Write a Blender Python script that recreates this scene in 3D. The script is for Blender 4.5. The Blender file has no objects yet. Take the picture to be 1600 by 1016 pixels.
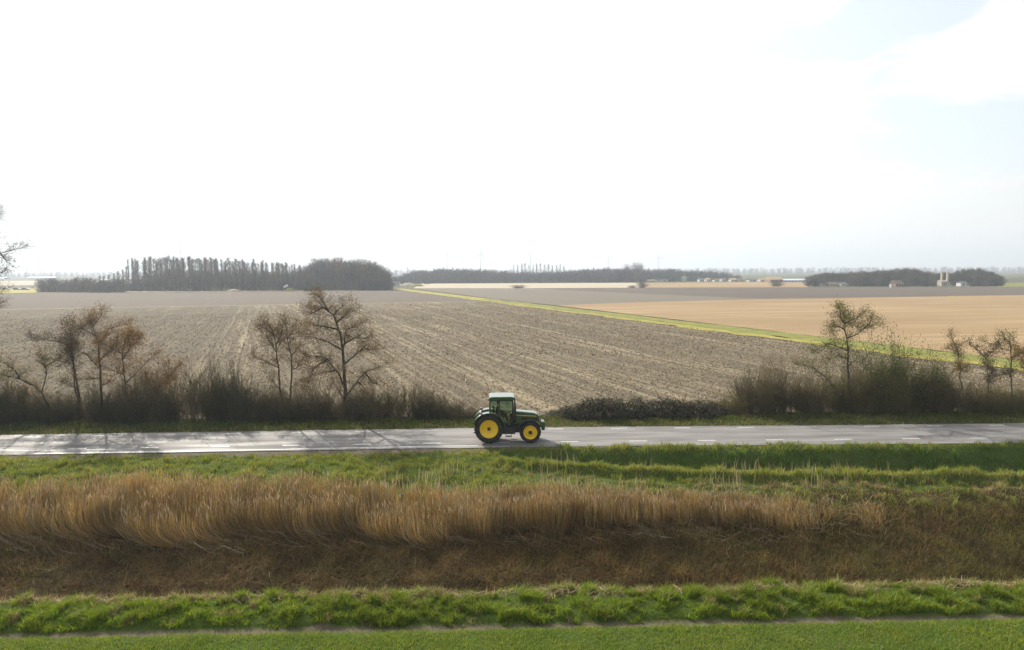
import bpy, bmesh, math, random
import numpy as np
from mathutils import Vector, Matrix

sc = bpy.context.scene
COL = sc.collection
rng = np.random.default_rng(7)
R = math.radians

# ------------------------------------------------------------------ camera
F_PX, PITCH, ROLL, YAW, CAM_Z = 1067.0, R(4.5), R(0.29), R(1.6), 10.0
def _rot(v):
    c, s = math.cos(YAW), math.sin(YAW)
    return Vector((c*v[0]+s*v[1], -s*v[0]+c*v[1], v[2]))
_r0, _u0 = Vector((1, 0, 0)), Vector((0, math.sin(PITCH), math.cos(PITCH)))
CF = _rot((0, math.cos(PITCH), -math.sin(PITCH)))
CR = _rot(_r0*math.cos(ROLL) - _u0*math.sin(ROLL))
CU = _rot(_r0*math.sin(ROLL) + _u0*math.cos(ROLL))
cd = bpy.data.cameras.new('camera')
cam = bpy.data.objects.new('camera', cd)
COL.objects.link(cam)
cd.sensor_width = 36.0
cd.lens = F_PX/1600*36.0
cd.clip_start = 0.5
cd.clip_end = 30000
M = Matrix((( CR.x, CU.x, -CF.x, 0), (CR.y, CU.y, -CF.y, 0), (CR.z, CU.z, -CF.z, CAM_Z), (0, 0, 0, 1)))
cam.matrix_world = M
sc.camera = cam

def ray(px, py):
    return CF + CR*((px-800)/F_PX) - CU*((py-508)/F_PX)
def gp(px, py, z=0.0):
    d = ray(px, py); t = (z-CAM_Z)/d.z
    return (t*d.x, t*d.y)
def yp(px, py, Y):            # point where the line of sight meets the upright plane y = Y
    d = ray(px, py); t = Y/d.y
    return (t*d.x, Y, CAM_Z+t*d.z)

# ------------------------------------------------------------------ light
SUN_AZ, SUN_EL = R(-31.0), R(32.0)     # azimuth from +Y, clockwise positive
sdir = Vector((math.sin(SUN_AZ)*math.cos(SUN_EL), math.cos(SUN_AZ)*math.cos(SUN_EL), math.sin(SUN_EL)))
sl = bpy.data.lights.new('sun', 'SUN'); sl.energy = 4.8; sl.angle = R(0.5); sl.color = (1.0, 0.93, 0.82)
so = bpy.data.objects.new('sun', sl); COL.objects.link(so)
so.rotation_euler = sdir.to_track_quat('Z', 'Y').to_euler()

w = bpy.data.worlds.new('World'); sc.world = w; w.use_nodes = True
nt = w.node_tree; nt.nodes.clear()
def N(nt, t, **kw):
    n = nt.nodes.new(t)
    for k, v in kw.items():
        if k.startswith('i_'):
            n.inputs[k[2:].replace('_', ' ')].default_value = v
        else: setattr(n, k, v)
    return n
out = N(nt, 'ShaderNodeOutputWorld')
sky = N(nt, 'ShaderNodeTexSky'); sky.sky_type = 'NISHITA'; sky.sun_disc = False
sky.sun_elevation = SUN_EL; sky.sun_rotation = SUN_AZ
sky.air_density = 1.0; sky.dust_density = 2.0
bg1 = N(nt, 'ShaderNodeBackground'); bg1.inputs[1].default_value = 0.15
nt.links.new(sky.outputs[0], bg1.inputs[0])
bg2 = N(nt, 'ShaderNodeBackground'); bg2.inputs[0].default_value = (1.0, 0.99, 0.975, 1)
tc = N(nt, 'ShaderNodeTexCoord')
dot = N(nt, 'ShaderNodeVectorMath', operation='DOT_PRODUCT'); dot.inputs[1].default_value = sdir
nt.links.new(tc.outputs['Generated'], dot.inputs[0])
rb = N(nt, 'ShaderNodeMapRange'); rb.inputs[1].default_value = -0.3; rb.inputs[2].default_value = 0.72
rb.inputs[3].default_value = 0.42; rb.inputs[4].default_value = 0.86
nt.links.new(dot.outputs['Value'], rb.inputs[0]); nt.links.new(rb.outputs[0], bg2.inputs[1])
mp = N(nt, 'ShaderNodeMapping'); mp.inputs['Scale'].default_value = (1.0, 1.0, 3.4); mp.inputs['Rotation'].default_value = (0, R(9), 0)
mp.inputs['Location'].default_value = (1.3, 0.4, 0.2)
nt.links.new(tc.outputs['Generated'], mp.inputs[0])
no = N(nt, 'ShaderNodeTexNoise'); no.inputs['Scale'].default_value = 2.6; no.inputs['Detail'].default_value = 7; no.inputs['Roughness'].default_value = 0.58; no.inputs['Distortion'].default_value = 0.4
nt.links.new(mp.outputs[0], no.inputs[0])
rc = N(nt, 'ShaderNodeMapRange'); rc.inputs[1].default_value = 0.30; rc.inputs[2].default_value = 1.0; rc.inputs[3].default_value = 0.18; rc.inputs[4].default_value = -0.16
nt.links.new(dot.outputs['Value'], rc.inputs[0])       # cloud opens up away from the sun
ad = N(nt, 'ShaderNodeMath', operation='SUBTRACT'); nt.links.new(no.outputs[0], ad.inputs[0]); nt.links.new(rc.outputs[0], ad.inputs[1])
rm = N(nt, 'ShaderNodeMapRange', interpolation_type='SMOOTHSTEP'); rm.inputs[1].default_value = 0.35; rm.inputs[2].default_value = 0.45; rm.inputs[3].default_value = 0.50
nt.links.new(ad.outputs[0], rm.inputs[0])
mx = N(nt, 'ShaderNodeMixShader')
spz = N(nt, 'ShaderNodeSeparateXYZ'); nt.links.new(tc.outputs['Generated'], spz.inputs[0])
rz = N(nt, 'ShaderNodeMapRange', interpolation_type='SMOOTHSTEP'); rz.inputs[1].default_value = 0.03; rz.inputs[2].default_value = 0.17; rz.inputs[3].default_value = 1.0; rz.inputs[4].default_value = 0.0
nt.links.new(spz.outputs[2], rz.inputs[0])       # cloud closes towards the horizon
mxm = N(nt, 'ShaderNodeMath', operation='MAXIMUM'); nt.links.new(rm.outputs[0], mxm.inputs[0]); nt.links.new(rz.outputs[0], mxm.inputs[1])
nt.links.new(mxm.outputs[0], mx.inputs[0]); nt.links.new(bg1.outputs[0], mx.inputs[1]); nt.links.new(bg2.outputs[0], mx.inputs[2])
nt.links.new(mx.outputs[0], out.inputs[0])

sc.view_settings.view_transform = 'Standard'; sc.view_settings.look = 'None'
sc.view_settings.exposure = 0.55; sc.view_settings.gamma = 1.0; sc.view_settings.use_curve_mapping = False
sc.cycles.max_bounces = 6; sc.cycles.diffuse_bounces = 3; sc.cycles.glossy_bounces = 3
sc.cycles.transparent_max_bounces = 12; sc.cycles.volume_bounces = 0

# ------------------------------------------------------------------ helpers
def mat(name, col, rough=0.8, spec=0.3, metal=0.0, noise=None, bump=None, attr=False, transl=0.0, coat=0.0, coords='Object'):
    """col base colour; noise=(scale, colour2, amount, detail); bump=(scale, strength, distance); attr multiplies by 'Col'"""
    m = bpy.data.materials.new(name); m.use_nodes = True
    t = m.node_tree; t.nodes.clear()
    o = N(t, 'ShaderNodeOutputMaterial'); p = N(t, 'ShaderNodeBsdfPrincipled')
    p.inputs['Roughness'].default_value = rough; p.inputs['Metallic'].default_value = metal
    p.inputs['Specular IOR Level'].default_value = spec; p.inputs['Coat Weight'].default_value = coat
    p.inputs['Coat Roughness'].default_value = 0.08
    c = N(t, 'ShaderNodeRGB'); c.outputs[0].default_value = (*col, 1); src = c.outputs[0]
    if attr:
        a = N(t, 'ShaderNodeAttribute', attribute_name='Col'); src = a.outputs['Color']
    tcn = N(t, 'ShaderNodeTexCoord')
    if noise:
        n = N(t, 'ShaderNodeTexNoise'); n.inputs['Scale'].default_value = noise[0]; n.inputs['Detail'].default_value = noise[3] if len(noise) > 3 else 5
        t.links.new(tcn.outputs[coords], n.inputs[0])
        r = N(t, 'ShaderNodeMapRange'); r.inputs[1].default_value = 0.38; r.inputs[2].default_value = 0.62; r.inputs[4].default_value = noise[2]
        t.links.new(n.outputs[0], r.inputs[0])
        x = N(t, 'ShaderNodeMix', data_type='RGBA'); x.inputs['B'].default_value = (*noise[1], 1)
        t.links.new(r.outputs[0], x.inputs['Factor']); t.links.new(src, x.inputs['A']); src = x.outputs['Result']
    t.links.new(src, p.inputs['Base Color'])
    if bump:
        n = N(t, 'ShaderNodeTexNoise'); n.inputs['Scale'].default_value = bump[0]; n.inputs['Detail'].default_value = 6
        t.links.new(tcn.outputs[coords], n.inputs[0])
        b = N(t, 'ShaderNodeBump'); b.inputs['Strength'].default_value = bump[1]; b.inputs['Distance'].default_value = bump[2]
        t.links.new(n.outputs[0], b.inputs['Height']); t.links.new(b.outputs[0], p.inputs['Normal'])
    sh = p.outputs[0]
    if transl:
        tr = N(t, 'ShaderNodeBsdfTranslucent'); t.links.new(src, tr.inputs[0])
        ms = N(t, 'ShaderNodeMixShader'); ms.inputs[0].default_value = transl
        t.links.new(sh, ms.inputs[1]); t.links.new(tr.outputs[0], ms.inputs[2]); sh = ms.outputs[0]
    t.links.new(sh, o.inputs[0])
    return m

def mesh_np(name, V, Q, m=None, col=None, smooth=False):
    V = np.ascontiguousarray(V, dtype=np.float32).reshape(-1, 3); Q = np.ascontiguousarray(Q, dtype=np.int32)
    me = bpy.data.meshes.new(name)
    k = Q.shape[1]; n = len(Q)
    me.vertices.add(len(V)); me.vertices.foreach_set('co', V.ravel())
    me.loops.add(n*k); me.loops.foreach_set('vertex_index', Q.ravel())
    me.polygons.add(n); me.polygons.foreach_set('loop_start', np.arange(0, n*k, k, dtype=np.int32))
    me.polygons.foreach_set('loop_total', np.full(n, k, dtype=np.int32))
    me.update(calc_edges=True)
    if col is not None:
        a = me.color_attributes.new('Col', 'FLOAT_COLOR', 'POINT')
        c = np.ones((len(V), 4), dtype=np.float32); c[:, :3] = col
        a.data.foreach_set('color', c.ravel())
    if smooth: me.polygons.foreach_set('use_smooth', np.ones(n, dtype=bool))
    if m: me.materials.append(m)
    return me

def link(name, me, parent=None, loc=None, rotz=None):
    o = bpy.data.objects.new(name, me); COL.objects.link(o)
    if parent: o.parent = parent
    if loc is not None: o.location = loc
    if rotz is not None: o.rotation_euler = (0, 0, rotz)
    return o
def tag(o, label=None, cat=None, group=None, kind=None):
    if label: o['label'] = label
    if cat: o['category'] = cat
    if group: o['group'] = group
    if kind: o['kind'] = kind
    return o
def thing(name, label, cat, loc=(0, 0, 0), rotz=0.0, group=None):
    return tag(link(name, None, None, loc, rotz), label, cat, group)

_L = np.random.default_rng(3).random((256, 256))
def vn(x, y, s=1.0, o=0):
    x = np.asarray(x, float)/s+o*17.3+1000; y = np.asarray(y, float)/s+o*9.1+1000
    i = np.floor(x).astype(int); j = np.floor(y).astype(int); fx = x-i; fy = y-j
    fx = fx*fx*(3-2*fx); fy = fy*fy*(3-2*fy); i &= 255; j &= 255; i1 = (i+1) & 255; j1 = (j+1) & 255
    return (_L[i, j]*(1-fx)+_L[i1, j]*fx)*(1-fy)+(_L[i, j1]*(1-fx)+_L[i1, j1]*fx)*fy
def sst(x, a, b):
    t = np.clip((np.asarray(x, float)-a)/(b-a), 0, 1); return t*t*(3-2*t)

# ------------------------------------------------------------------ terrain
def bow(X): return 0.45*np.exp(-(np.asarray(X, float)/22)**2)
def ridge(X): return 31.6+5.2*np.exp(-(np.clip(X, -1, 60)+1)/7.5)
PLy = [-1e4, 18.25, 18.5, 18.8, 19.05, 19.7, 20.45, 21.2, 22.8, 24.0, 26, 28.3, 31, 32.5, 34.5, 37, 37.7, 1e5]
PLz = [0, 0, -.07, -.09, .03, .10, .06, -.5, -1.9, -2.0, -1.6, -1.15, -.8, -.5, -.25, -.03, 0, 0]
def height(X, Y, bumps=True):
    X = np.asarray(X, float); Y = np.asarray(Y, float)
    zl = np.interp(Y, PLy, PLz)
    yr = ridge(X)
    t = np.clip((37.9-Y)/np.maximum(37.9-yr, .3), 0, 1)       # 0 at the road, 1 at the ridge
    wd = 37.9-yr
    dep = 0.27*wd*sst(X, -1, 3)
    zd = .10*sst(t, .9, 1.0)-dep*np.where(t < .34, sst(t, 0.02, .40), 1-sst(t, .40, 1.0)) - 0.04*t
    s = np.clip((yr-Y)/(yr-28.3), 0, 1)
    e_ = yr-Y; zr_ = .10-.34*sst(e_, .25, .62)-.10*sst(e_, 1.3, 1.8)-.70*sst(s, .40, 1.0)
    zr = np.where(Y > yr, zd, np.where(Y > 28.3, zr_, zl))
    wgt = sst(X, -4, 5)
    z = zl*(1-wgt)+zr*wgt
    z = np.where(Y < 28.3, zl, z)
    if bumps:
        g = sst(Y, 18.9, 19.4)*(1-sst(Y, 37.0, 37.6))
        g = g*np.where((Y > 22.5) & (Y < 30), 1.5, 1)
        z = z+g*((vn(X, Y, 1.1, 1)-.5)*.16+(vn(X, Y, .45, 2)-.5)*.08)
        z = z+(1-sst(Y, 18.0, 18.6))*(vn(X, Y, .7, 5)-.5)*.03
        z = z+sst(Y, 44.0, 45.5)*(1-sst(Y, 46.2, 46.8))*(vn(X, Y, 1.6, 6)-.5)*.05
        z = z-sst(Y, 46.4, 47.5)*.08
    return z
# one ground sheet, dense near the road, reaching the horizon
xs = np.concatenate([[-6000, -3500, -1500, -600, -300, -150, -90], np.arange(-60, 60.1, .3), [90, 150, 300, 600, 1500, 3500, 6000]])
ys = np.concatenate([[-600, -100, 0, 8], np.arange(12, 47, .16), [50, 60, 80, 120, 200, 400, 800, 1600, 3200, 5200]])
GX, GY = np.meshgrid(xs, ys); GZ = height(GX, GY)
V = np.stack([GX, GY, GZ], -1).reshape(-1, 3)
nx, ny = len(xs), len(ys)
ii = np.arange(nx-1)[None, :]+np.arange(ny-1)[:, None]*nx
Q = np.stack([ii, ii+1, ii+nx+1, ii+nx], -1).reshape(-1, 4)
grassC = np.array([.060, .095, .014]); mudC = np.array([.13, .105, .075]); matC = np.array([.070, .045, .018]); farC = np.array([.10, .10, .045])  # grass ground darkened to paint in the shade between tussocks
def zonecol(X, Y):
    jit = (vn(X, Y, .5, 11)-.5)*.5+(vn(X, Y, 2.3, 12)-.5)*.4
    Yj = Y+jit
    c = np.broadcast_to(grassC, X.shape+(3,)).copy()
    def put(mask, k): 
        m_ = np.clip(mask, 0, 1)[..., None]; c[:] = c*(1-m_)+k*m_
    put(((Yj > 21.3) & (Yj < 30.5+1.2*(1-sst(X, 0, 14)))).astype(float), matC)
    mudw = (np.abs(Y+(vn(X, Y*0, 1.1, 44)-.5)*.16-18.64) < .10+.14*vn(X, Y*0, .8, 45)).astype(float); put(mudw, mudC)
    put(((Y+jit*.35 > 37.15+.8*sst(X, -2, 2)) & (Y < 44)).astype(float), mudC)
    put(sst(Y, 46, 70), farC)
    return c
zc = zonecol(GX, GY).reshape(-1, 3)
m_ground = mat('ground', (1, 1, 1), .95, .1, attr=True, noise=(3.0, (.05, .05, .02), .45, 8), bump=(9.0, .8, .05))
tag(link('ground', mesh_np('ground', V, Q, m_ground, zc, True)), kind='structure')

# road, following a very slight bow
def strip(name, x0, x1, ya, yb, z, m, step=1.0, ra=None, rb_=None):
    n = max(2, int((x1-x0)/step)+1); X = np.linspace(x0, x1, n)
    a = ya+bow(X); b = yb+bow(X)
    if ra is not None: a = a+ra(X); b = b+(rb_(X) if rb_ else 0)
    V = np.stack([np.stack([X, a, np.full(n, z)], -1), np.stack([X, b, np.full(n, z)], -1)], 1).reshape(-1, 3)
    i = np.arange(n-1)*2
    return V, np.stack([i, i+2, i+3, i+1], -1)
def asphalt():
    m = bpy.data.materials.new('asphalt'); m.use_nodes = True; t = m.node_tree; p = t.nodes['Principled BSDF']
    tcn = N(t, 'ShaderNodeTexCoord'); mpn = N(t, 'ShaderNodeMapping'); mpn.inputs['Scale'].default_value = (.22, 1.3, 1)
    t.links.new(tcn.outputs['Object'], mpn.inputs[0])
    n1 = N(t, 'ShaderNodeTexNoise'); n1.inputs['Scale'].default_value = 1.0; n1.inputs['Detail'].default_value = 7; t.links.new(mpn.outputs[0], n1.inputs[0])
    n2 = N(t, 'ShaderNodeTexNoise'); n2.inputs['Scale'].default_value = 45; n2.inputs['Detail'].default_value = 3; t.links.new(tcn.outputs['Object'], n2.inputs[0])
    cr = N(t, 'ShaderNodeValToRGB'); cr.color_ramp.elements[0].position = .33; cr.color_ramp.elements[0].color = (.165, .157, .148, 1)
    cr.color_ramp.elements[1].position = .68; cr.color_ramp.elements[1].color = (.33, .315, .295, 1)
    t.links.new(n1.outputs[0], cr.inputs[0])
    x = N(t, 'ShaderNodeMix', data_type='RGBA', blend_type='MULTIPLY'); x.inputs['Factor'].default_value = .5
    t.links.new(cr.outputs[0], x.inputs['A']); t.links.new(n2.outputs[0], x.inputs['B'])
    t.links.new(x.outputs['Result'], p.inputs['Base Color'])
    mr = N(t, 'ShaderNodeMapRange'); mr.inputs[1].default_value = .35; mr.inputs[2].default_value = .65; mr.inputs[3].default_value = .85; mr.inputs[4].default_value = .66; p.inputs['Specular IOR Level'].default_value = .35
    t.links.new(n1.outputs[0], mr.inputs[0]); t.links.new(mr.outputs[0], p.inputs['Roughness'])
    b = N(t, 'ShaderNodeBump'); b.inputs['Strength'].default_value = .35; b.inputs['Distance'].default_value = .01
    t.links.new(n2.outputs[0], b.inputs['Height']); t.links.new(b.outputs[0], p.inputs['Normal'])
    return m
Vr, Qr = strip('road', -400, 400, 37.66, 42.55, .035, None, 2.0, lambda X: (vn(X, X*0, 1.7, 31)-.5)*.12, lambda X: (vn(X, X*0, 1.9, 33)-.5)*.14)
tag(link('road', mesh_np('road', Vr, Qr, asphalt())), kind='structure')
m_paint_sheen = mat('road_paint_and_sheen', (.62, .61, .58), .55, .5, noise=(14, (.30, .29, .27), .65))
marks = []
XN = gp(890, 691)[0]; XF = gp(868, 671)[0]
for k in range(-20, 21):
    marks.append(strip('m', XN+k*4.03-.52, XN+k*4.03+.52, 38.72, 38.87, .040, None, .3))
    marks.append(strip('m', XF+k*4.03-.5, XF+k*4.03+.5, 41.98, 42.12, .040, None, .3))
marks.append(strip('m', -25.5, -0.9, 37.80, 37.93, .040, None, .5, lambda X: .25*sst(X, -17, -1)+(vn(X, X*0, .5, 35)-.5)*.03, lambda X: .25*sst(X, -17, -1)+(vn(X, X*0, .6, 36)-.5)*.05))  # uneven pale line along the near road edge
marks.append(strip('m', -60, -20.3, 38.50, 38.58, .040, None, .5))  # wet sheen along the dash line, painted in as a thin bright strip
Vs, Qs, off = [], [], 0
for v, q in marks: Vs.append(v); Qs.append(q+off); off += len(v)
tag(link('road_markings_and_sheen', mesh_np('road_markings_and_sheen', np.concatenate(Vs), np.concatenate(Qs), m_paint_sheen)), kind='structure')

# ------------------------------------------------------------------ fields
RAZ = R(-18.2)          # direction the plough rows run
UR = np.array([math.sin(RAZ), math.cos(RAZ)]); VR = np.array([UR[1], -UR[0]])
def uv2xy(u, v): return u*UR+v*VR
VB = float(np.array(gp(330, 560))@VR)
def field_mat(name, c1, c2, c3, rowamp=.5, straw=.5, bumpd=.06, big=.5, rowscale=1.0, rot=None, bare=False):
    m = bpy.data.materials.new(name); m.use_nodes = True; t = m.node_tree; p = t.nodes['Principled BSDF']
    p.inputs['Roughness'].default_value = .95; p.inputs['Specular IOR Level'].default_value = .08
    tcn = N(t, 'ShaderNodeTexCoord')
    mpn = N(t, 'ShaderNodeMapping'); mpn.inputs['Rotation'].default_value = (0, 0, RAZ if rot is None else rot)   # x' across rows, y' along
    t.links.new(tcn.outputs['Object'], mpn.inputs[0])
    def rows(sx, sy, det=3, rgh=.5):
        q = N(t, 'ShaderNodeMapping'); q.inputs['Scale'].default_value = (sx, sy, 1); t.links.new(mpn.outputs[0], q.inputs[0])
        n = N(t, 'ShaderNodeTexNoise'); n.inputs['Scale'].default_value = 1; n.inputs['Detail'].default_value = det; n.inputs['Roughness'].default_value = rgh
        t.links.new(q.outputs[0], n.inputs[0]); return n.outputs[0]
    def mr(s, a, b, lo=0, hi=1):
        r = N(t, 'ShaderNodeMapRange'); r.inputs[1].default_value = a; r.inputs[2].default_value = b; r.inputs[3].default_value = lo; r.inputs[4].default_value = hi
        t.links.new(s, r.inputs[0]); return r.outputs[0]
    def mixc(f, a, b):
        x = N(t, 'ShaderNodeMix', data_type='RGBA')
        t.links.new(f, x.inputs['Factor'])
        for s, k in ((a, 'A'), (b, 'B')):
            if isinstance(s, tuple): x.inputs[k].default_value = (*s, 1)
            else: t.links.new(s, x.inputs[k])
        return x.outputs['Result']
    def mul(a, b, op='MULTIPLY'):
        x = N(t, 'ShaderNodeMath', operation=op)
        for k, s in enumerate((a, b)):
            if isinstance(s, (int, float)): x.inputs[k].default_value = s
            else: t.links.new(s, x.inputs[k])
        return x.outputs[0]
    rs = rows(1.25*rowscale, .03, 2); rs2 = rows(.28*rowscale, .006, 3); sp = rows(5, 3.2, 4, .65); bg = rows(.02, .012, 5)
    pt = rows(.9, .35, 4, .6)
    base = mixc(mr(bg, .38, .62, 0, big), c1, c2)
    f = mul(mul(mr(rs, .44, .60), rowamp), mr(rs2, .35, .6, .2, 1))
    f2 = mul(mr(sp, .50, .62), mr(pt, .36, .62, .1, 1))
    f2 = mul(f2, straw)
    ff = N(t, 'ShaderNodeMath', operation='MAXIMUM'); t.links.new(f, ff.inputs[0]); t.links.new(f2, ff.inputs[1])
    fo = ff.outputs[0]
    if bare:            # the part left of one row line carries little straw
        sx_ = N(t, 'ShaderNodeSeparateXYZ'); t.links.new(mpn.outputs[0], sx_.inputs[0])
        fo = mul(fo, mr(sx_.outputs[0], VB-3, VB+2, .30, 1))
    colr = mixc(fo, base, c3)
    dk = mul(mr(sp, .46, .36), .35)
    colr = mixc(dk, colr, tuple(x*.5 for x in c1))
    t.links.new(colr, p.inputs['Base Color'])
    h = mul(mul(sp, 1.0), mul(rs, .8), 'ADD')
    b = N(t, 'ShaderNodeBump'); b.inputs['Strength'].default_value = 1; b.inputs['Distance'].default_value = bumpd
    t.links.new(h, b.inputs['Height']); t.links.new(b.outputs[0], p.inputs['Normal'])
    return m
def poly(name, pts, z, m):
    me = bpy.data.meshes.new(name); me.from_pydata([(x, y, z) for x, y in pts], [], [list(range(len(pts)))]); me.update()
    me.materials.append(m)
    if me.polygons[0].normal.z < 0: me.flip_normals()
    return tag(link(name, me), kind='structure')
hl0, hl1 = np.array(gp(0, 484)), np.array(gp(752, 471))
hd = (hl1-hl0)/np.linalg.norm(hl1-hl0)
def on_head(v, extra=0.0):      # point of the headland line at row coordinate v
    # solve hl0 + s*hd  with dot(.,VR) = v
    s = (v-hl0@VR)/(hd@VR); return hl0+s*hd+UR*extra
VS0, VS1 = 69.6, 79.0
m_near = field_mat('stubble_soil', (.102, .083, .055), (.132, .108, .072), (.36, .30, .195), .75, .70, .10, bare=True)
m_mid = field_mat('ploughed_soil', (.120, .098, .076), (.140, .114, .088), (.18, .145, .11), .35, .35, .04)
m_tan = field_mat('winter_stubble', (.27, .184, .096), (.34, .238, .130), (.43, .322, .190), .7, .5, .03, rot=R(83), rowscale=.35)
m_grey = field_mat('dry_soil', (.165, .145, .112), (.19, .165, .128), (.22, .19, .15), .3, .3, .03)
m_dark = field_mat('dark_soil', (.115, .095, .078), (.135, .112, .09), (.17, .14, .11), .3, .3, .03)
m_pale = field_mat('pale_stubble', (.42, .36, .26), (.48, .41, .30), (.52, .46, .34), .3, .3, .02)
m_yel = mat('dry_yellow_grass', (.36, .29, .07), .9, .1, noise=(.5, (.20, .23, .04), .7), bump=(3, .8, .1))
m_grn = mat('green_grass', (.15, .18, .035), .9, .1, noise=(.5, (.26, .23, .07), .9, 8), bump=(3, .8, .1))
m_straw = mat('straw_track', (.48, .38, .22), .9, .1, noise=(.3, (.28, .22, .14), .6))

# near field: a real, lumpy grid close to the hedge, flat beyond
def row_grid(v0, v1, u_of_v0, z):
    pass
P = [uv2xy(u, VS0) for u in (0,)]
nf = [(-260, 46.8), (60+0.0, 46.8)]
# right limit is the strip; solve its crossing with y = 46.8
uS = (46.8-VS0*VR[1])/UR[1]; xS = uS*UR[0]+VS0*VR[0]
near_pts = [(-420, 46.8), (xS, 46.8), tuple(on_head(VS0)), tuple(on_head(-260)), ]
poly('stubble_field', near_pts, .012, m_near)
# far field behind the headland
wl, wr = np.array(gp(-200, 459)), np.array(gp(640, 452.5))
poly('ploughed_field', [tuple(on_head(-300)), tuple(on_head(VS0)), tuple(gp(632, 452.0)), tuple(gp(600, 452.8)), tuple(gp(58, 457.6)), tuple(gp(-100, 463)), tuple(gp(-400, 468))], .02, m_mid)
hw = 1.3
poly('headland_track', [tuple(on_head(-300, -hw)), tuple(on_head(VS0, -hw*.4)), tuple(on_head(VS0, hw*.4)), tuple(on_head(-300, hw))], .04, m_straw)
# grass strip along the ditch between the two fields, yellow on its near side
uE = 405.0
def vstrip(name, v0, v1, z, m, u0=20, u1=uE, wob=.5, seed=0, n=220):
    u = np.linspace(u0, u1, n)
    a = v0+(vn(u, u*0, 4, seed)-.5)*wob; b = v1+(vn(u, u*0, 5, seed+5)-.5)*wob
    A = u[:, None]*UR+a[:, None]*VR; B = u[:, None]*UR+b[:, None]*VR
    V = np.stack([np.c_[A, np.full(n, z)], np.c_[B, np.full(n, z)]], 1).reshape(-1, 3)
    i = np.arange(n-1)*2
    return tag(link(name, mesh_np(name, V, np.stack([i, i+2, i+3, i+1], -1), m)), kind='structure')
vstrip('grass_strip', VS0-.6, VS0+2.6, .05, m_yel, wob=2.4, seed=51, n=420)
vstrip('grass_strip', VS0+2.0, VS1-1.8, .06, m_grn, u1=235, wob=2.2, seed=61, n=420)
vstrip('grass_strip', VS0+2.0, VS1-2.5, .055, m_yel, u0=225, wob=1.2, seed=71)
# right-hand fields
tanL = gp(868, 477.5)
poly('winter_field', [tuple(uv2xy(0, VS1-2.2)), (900, 30), gp(2300, 452), gp(1600, 461.5), gp(1200, 467.5), gp(1000, 472.5), tanL], .03, m_tan)
poly('dry_field', [tuple(uv2xy(240, VS1-1)), tanL, gp(1000, 472.5), gp(1200, 467.5), gp(1000, 459), gp(820, 450.6), gp(700, 450.3), gp(645, 450.6)], .025, m_grey)
poly('dark_field', [gp(1200, 467.5), gp(1600, 461.5), gp(2300, 452), gp(2300, 441), gp(1600, 447.5), gp(1300, 449), gp(1000, 449.6), gp(820, 450.6), gp(1000, 459)], .027, m_dark)
poly('pale_field', [gp(645, 450.6), gp(700, 450.3), gp(820, 450.6), gp(1000, 449.6), gp(1010, 442), gp(660, 443.5)], .022, m_pale)
poly('far_stubble_field', [gp(1000, 449.6), gp(1262, 449.0), gp(1280, 440.5), gp(1010, 442)], .023, m_tan)
poly('far_meadow', [gp(1560, 448.6), gp(1800, 446), gp(1800, 440), gp(1560, 442.5)], .035, m_grn)
poly('meadow_edge', [gp(1480, 463.8), gp(1800, 459.6), gp(1800, 458.7), gp(1480, 463.0)], .045, m_yel)
poly('far_stubble_field', [gp(-120, 461), gp(58, 457.6), gp(58, 450.5), gp(-120, 454)], .035, m_yel)
poly('far_dark_field', [gp(-120, 454), gp(58, 450.5), gp(62, 445.5), gp(-120, 448)], .03, m_mid)
poly('far_pale_field', [gp(-120, 448), gp(62, 445.5), gp(62, 438.5), gp(-120, 440)], .03, m_pale)

# ------------------------------------------------------------------ ribbons: grass, reeds, straw
def ribbons(name, P, W, side, col, m, label=None):
    """P (N,K,3) centre lines, W (N,K) half widths, side (N,3), col (N,3)"""
    n, K, _ = P.shape
    A = P-side[:, None, :]*W[..., None]; B = P+side[:, None, :]*W[..., None]
    V = np.stack([A, B], 2).reshape(-1, 3)
    b = (np.arange(n)*K*2)[:, None]+(np.arange(K-1)*2)[None, :]
    Q = np.stack([b, b+1, b+3, b+2], -1).reshape(-1, 4)
    c = np.repeat(col, K*2, axis=0)
    o = link(name, mesh_np(name, V, Q, m, c))
    tag(o, kind='stuff')
    if label: o['label'] = label
    return o
def hor(n):
    a = rng.random(n)*math.tau; return np.c_[np.cos(a), np.sin(a), a*0]
def scatter(n, x0, x1, y0, y1, dens=None):
    X = rng.uniform(x0, x1, n); Y = rng.uniform(y0, y1, n)
    if dens is not None:
        k = rng.random(n) < dens(X, Y); X, Y = X[k], Y[k]
    return X, Y
def jitcol(base, n, v=.25, h=.12):
    b = np.asarray(base, float)
    if b.ndim == 1: b = np.broadcast_to(b, (n, 3))
    c = b*(1+rng.normal(0, v, (n, 1)))*(1+rng.normal(0, h, (n, 3))); return np.clip(c, .004, .9)
def grass(name, X, Y, h, wdt, base, label, lean=.45, v=.25, m=None):
    n = len(X); Z = height(X, Y)-.02
    d = hor(n); P = np.zeros((n, 3, 3)); L = h*lean*rng.uniform(.2, 1.6, n)
    P[:, 0] = np.c_[X, Y, Z]
    P[:, 1] = P[:, 0]+d*(L*.3)[:, None]+np.c_[X*0, X*0, h*.62]
    P[:, 2] = P[:, 0]+d*L[:, None]+np.c_[X*0, X*0, h]
    W = np.stack([wdt, wdt*.8, wdt*.12], -1)
    s = hor(n)
    return ribbons(name, P, W, s, jitcol(base, n, v), m or m_blade, label)
m_blade = mat('grass_blade', (1, 1, 1), .55, .35, attr=True, transl=.45)
m_dry = mat('dry_stalk', (1, 1, 1), .75, .1, attr=True, transl=.3)
g1 = np.array([.150, .215, .012]); g2 = np.array([.32, .35, .035]); gy = np.array([.34, .29, .10])
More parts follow.
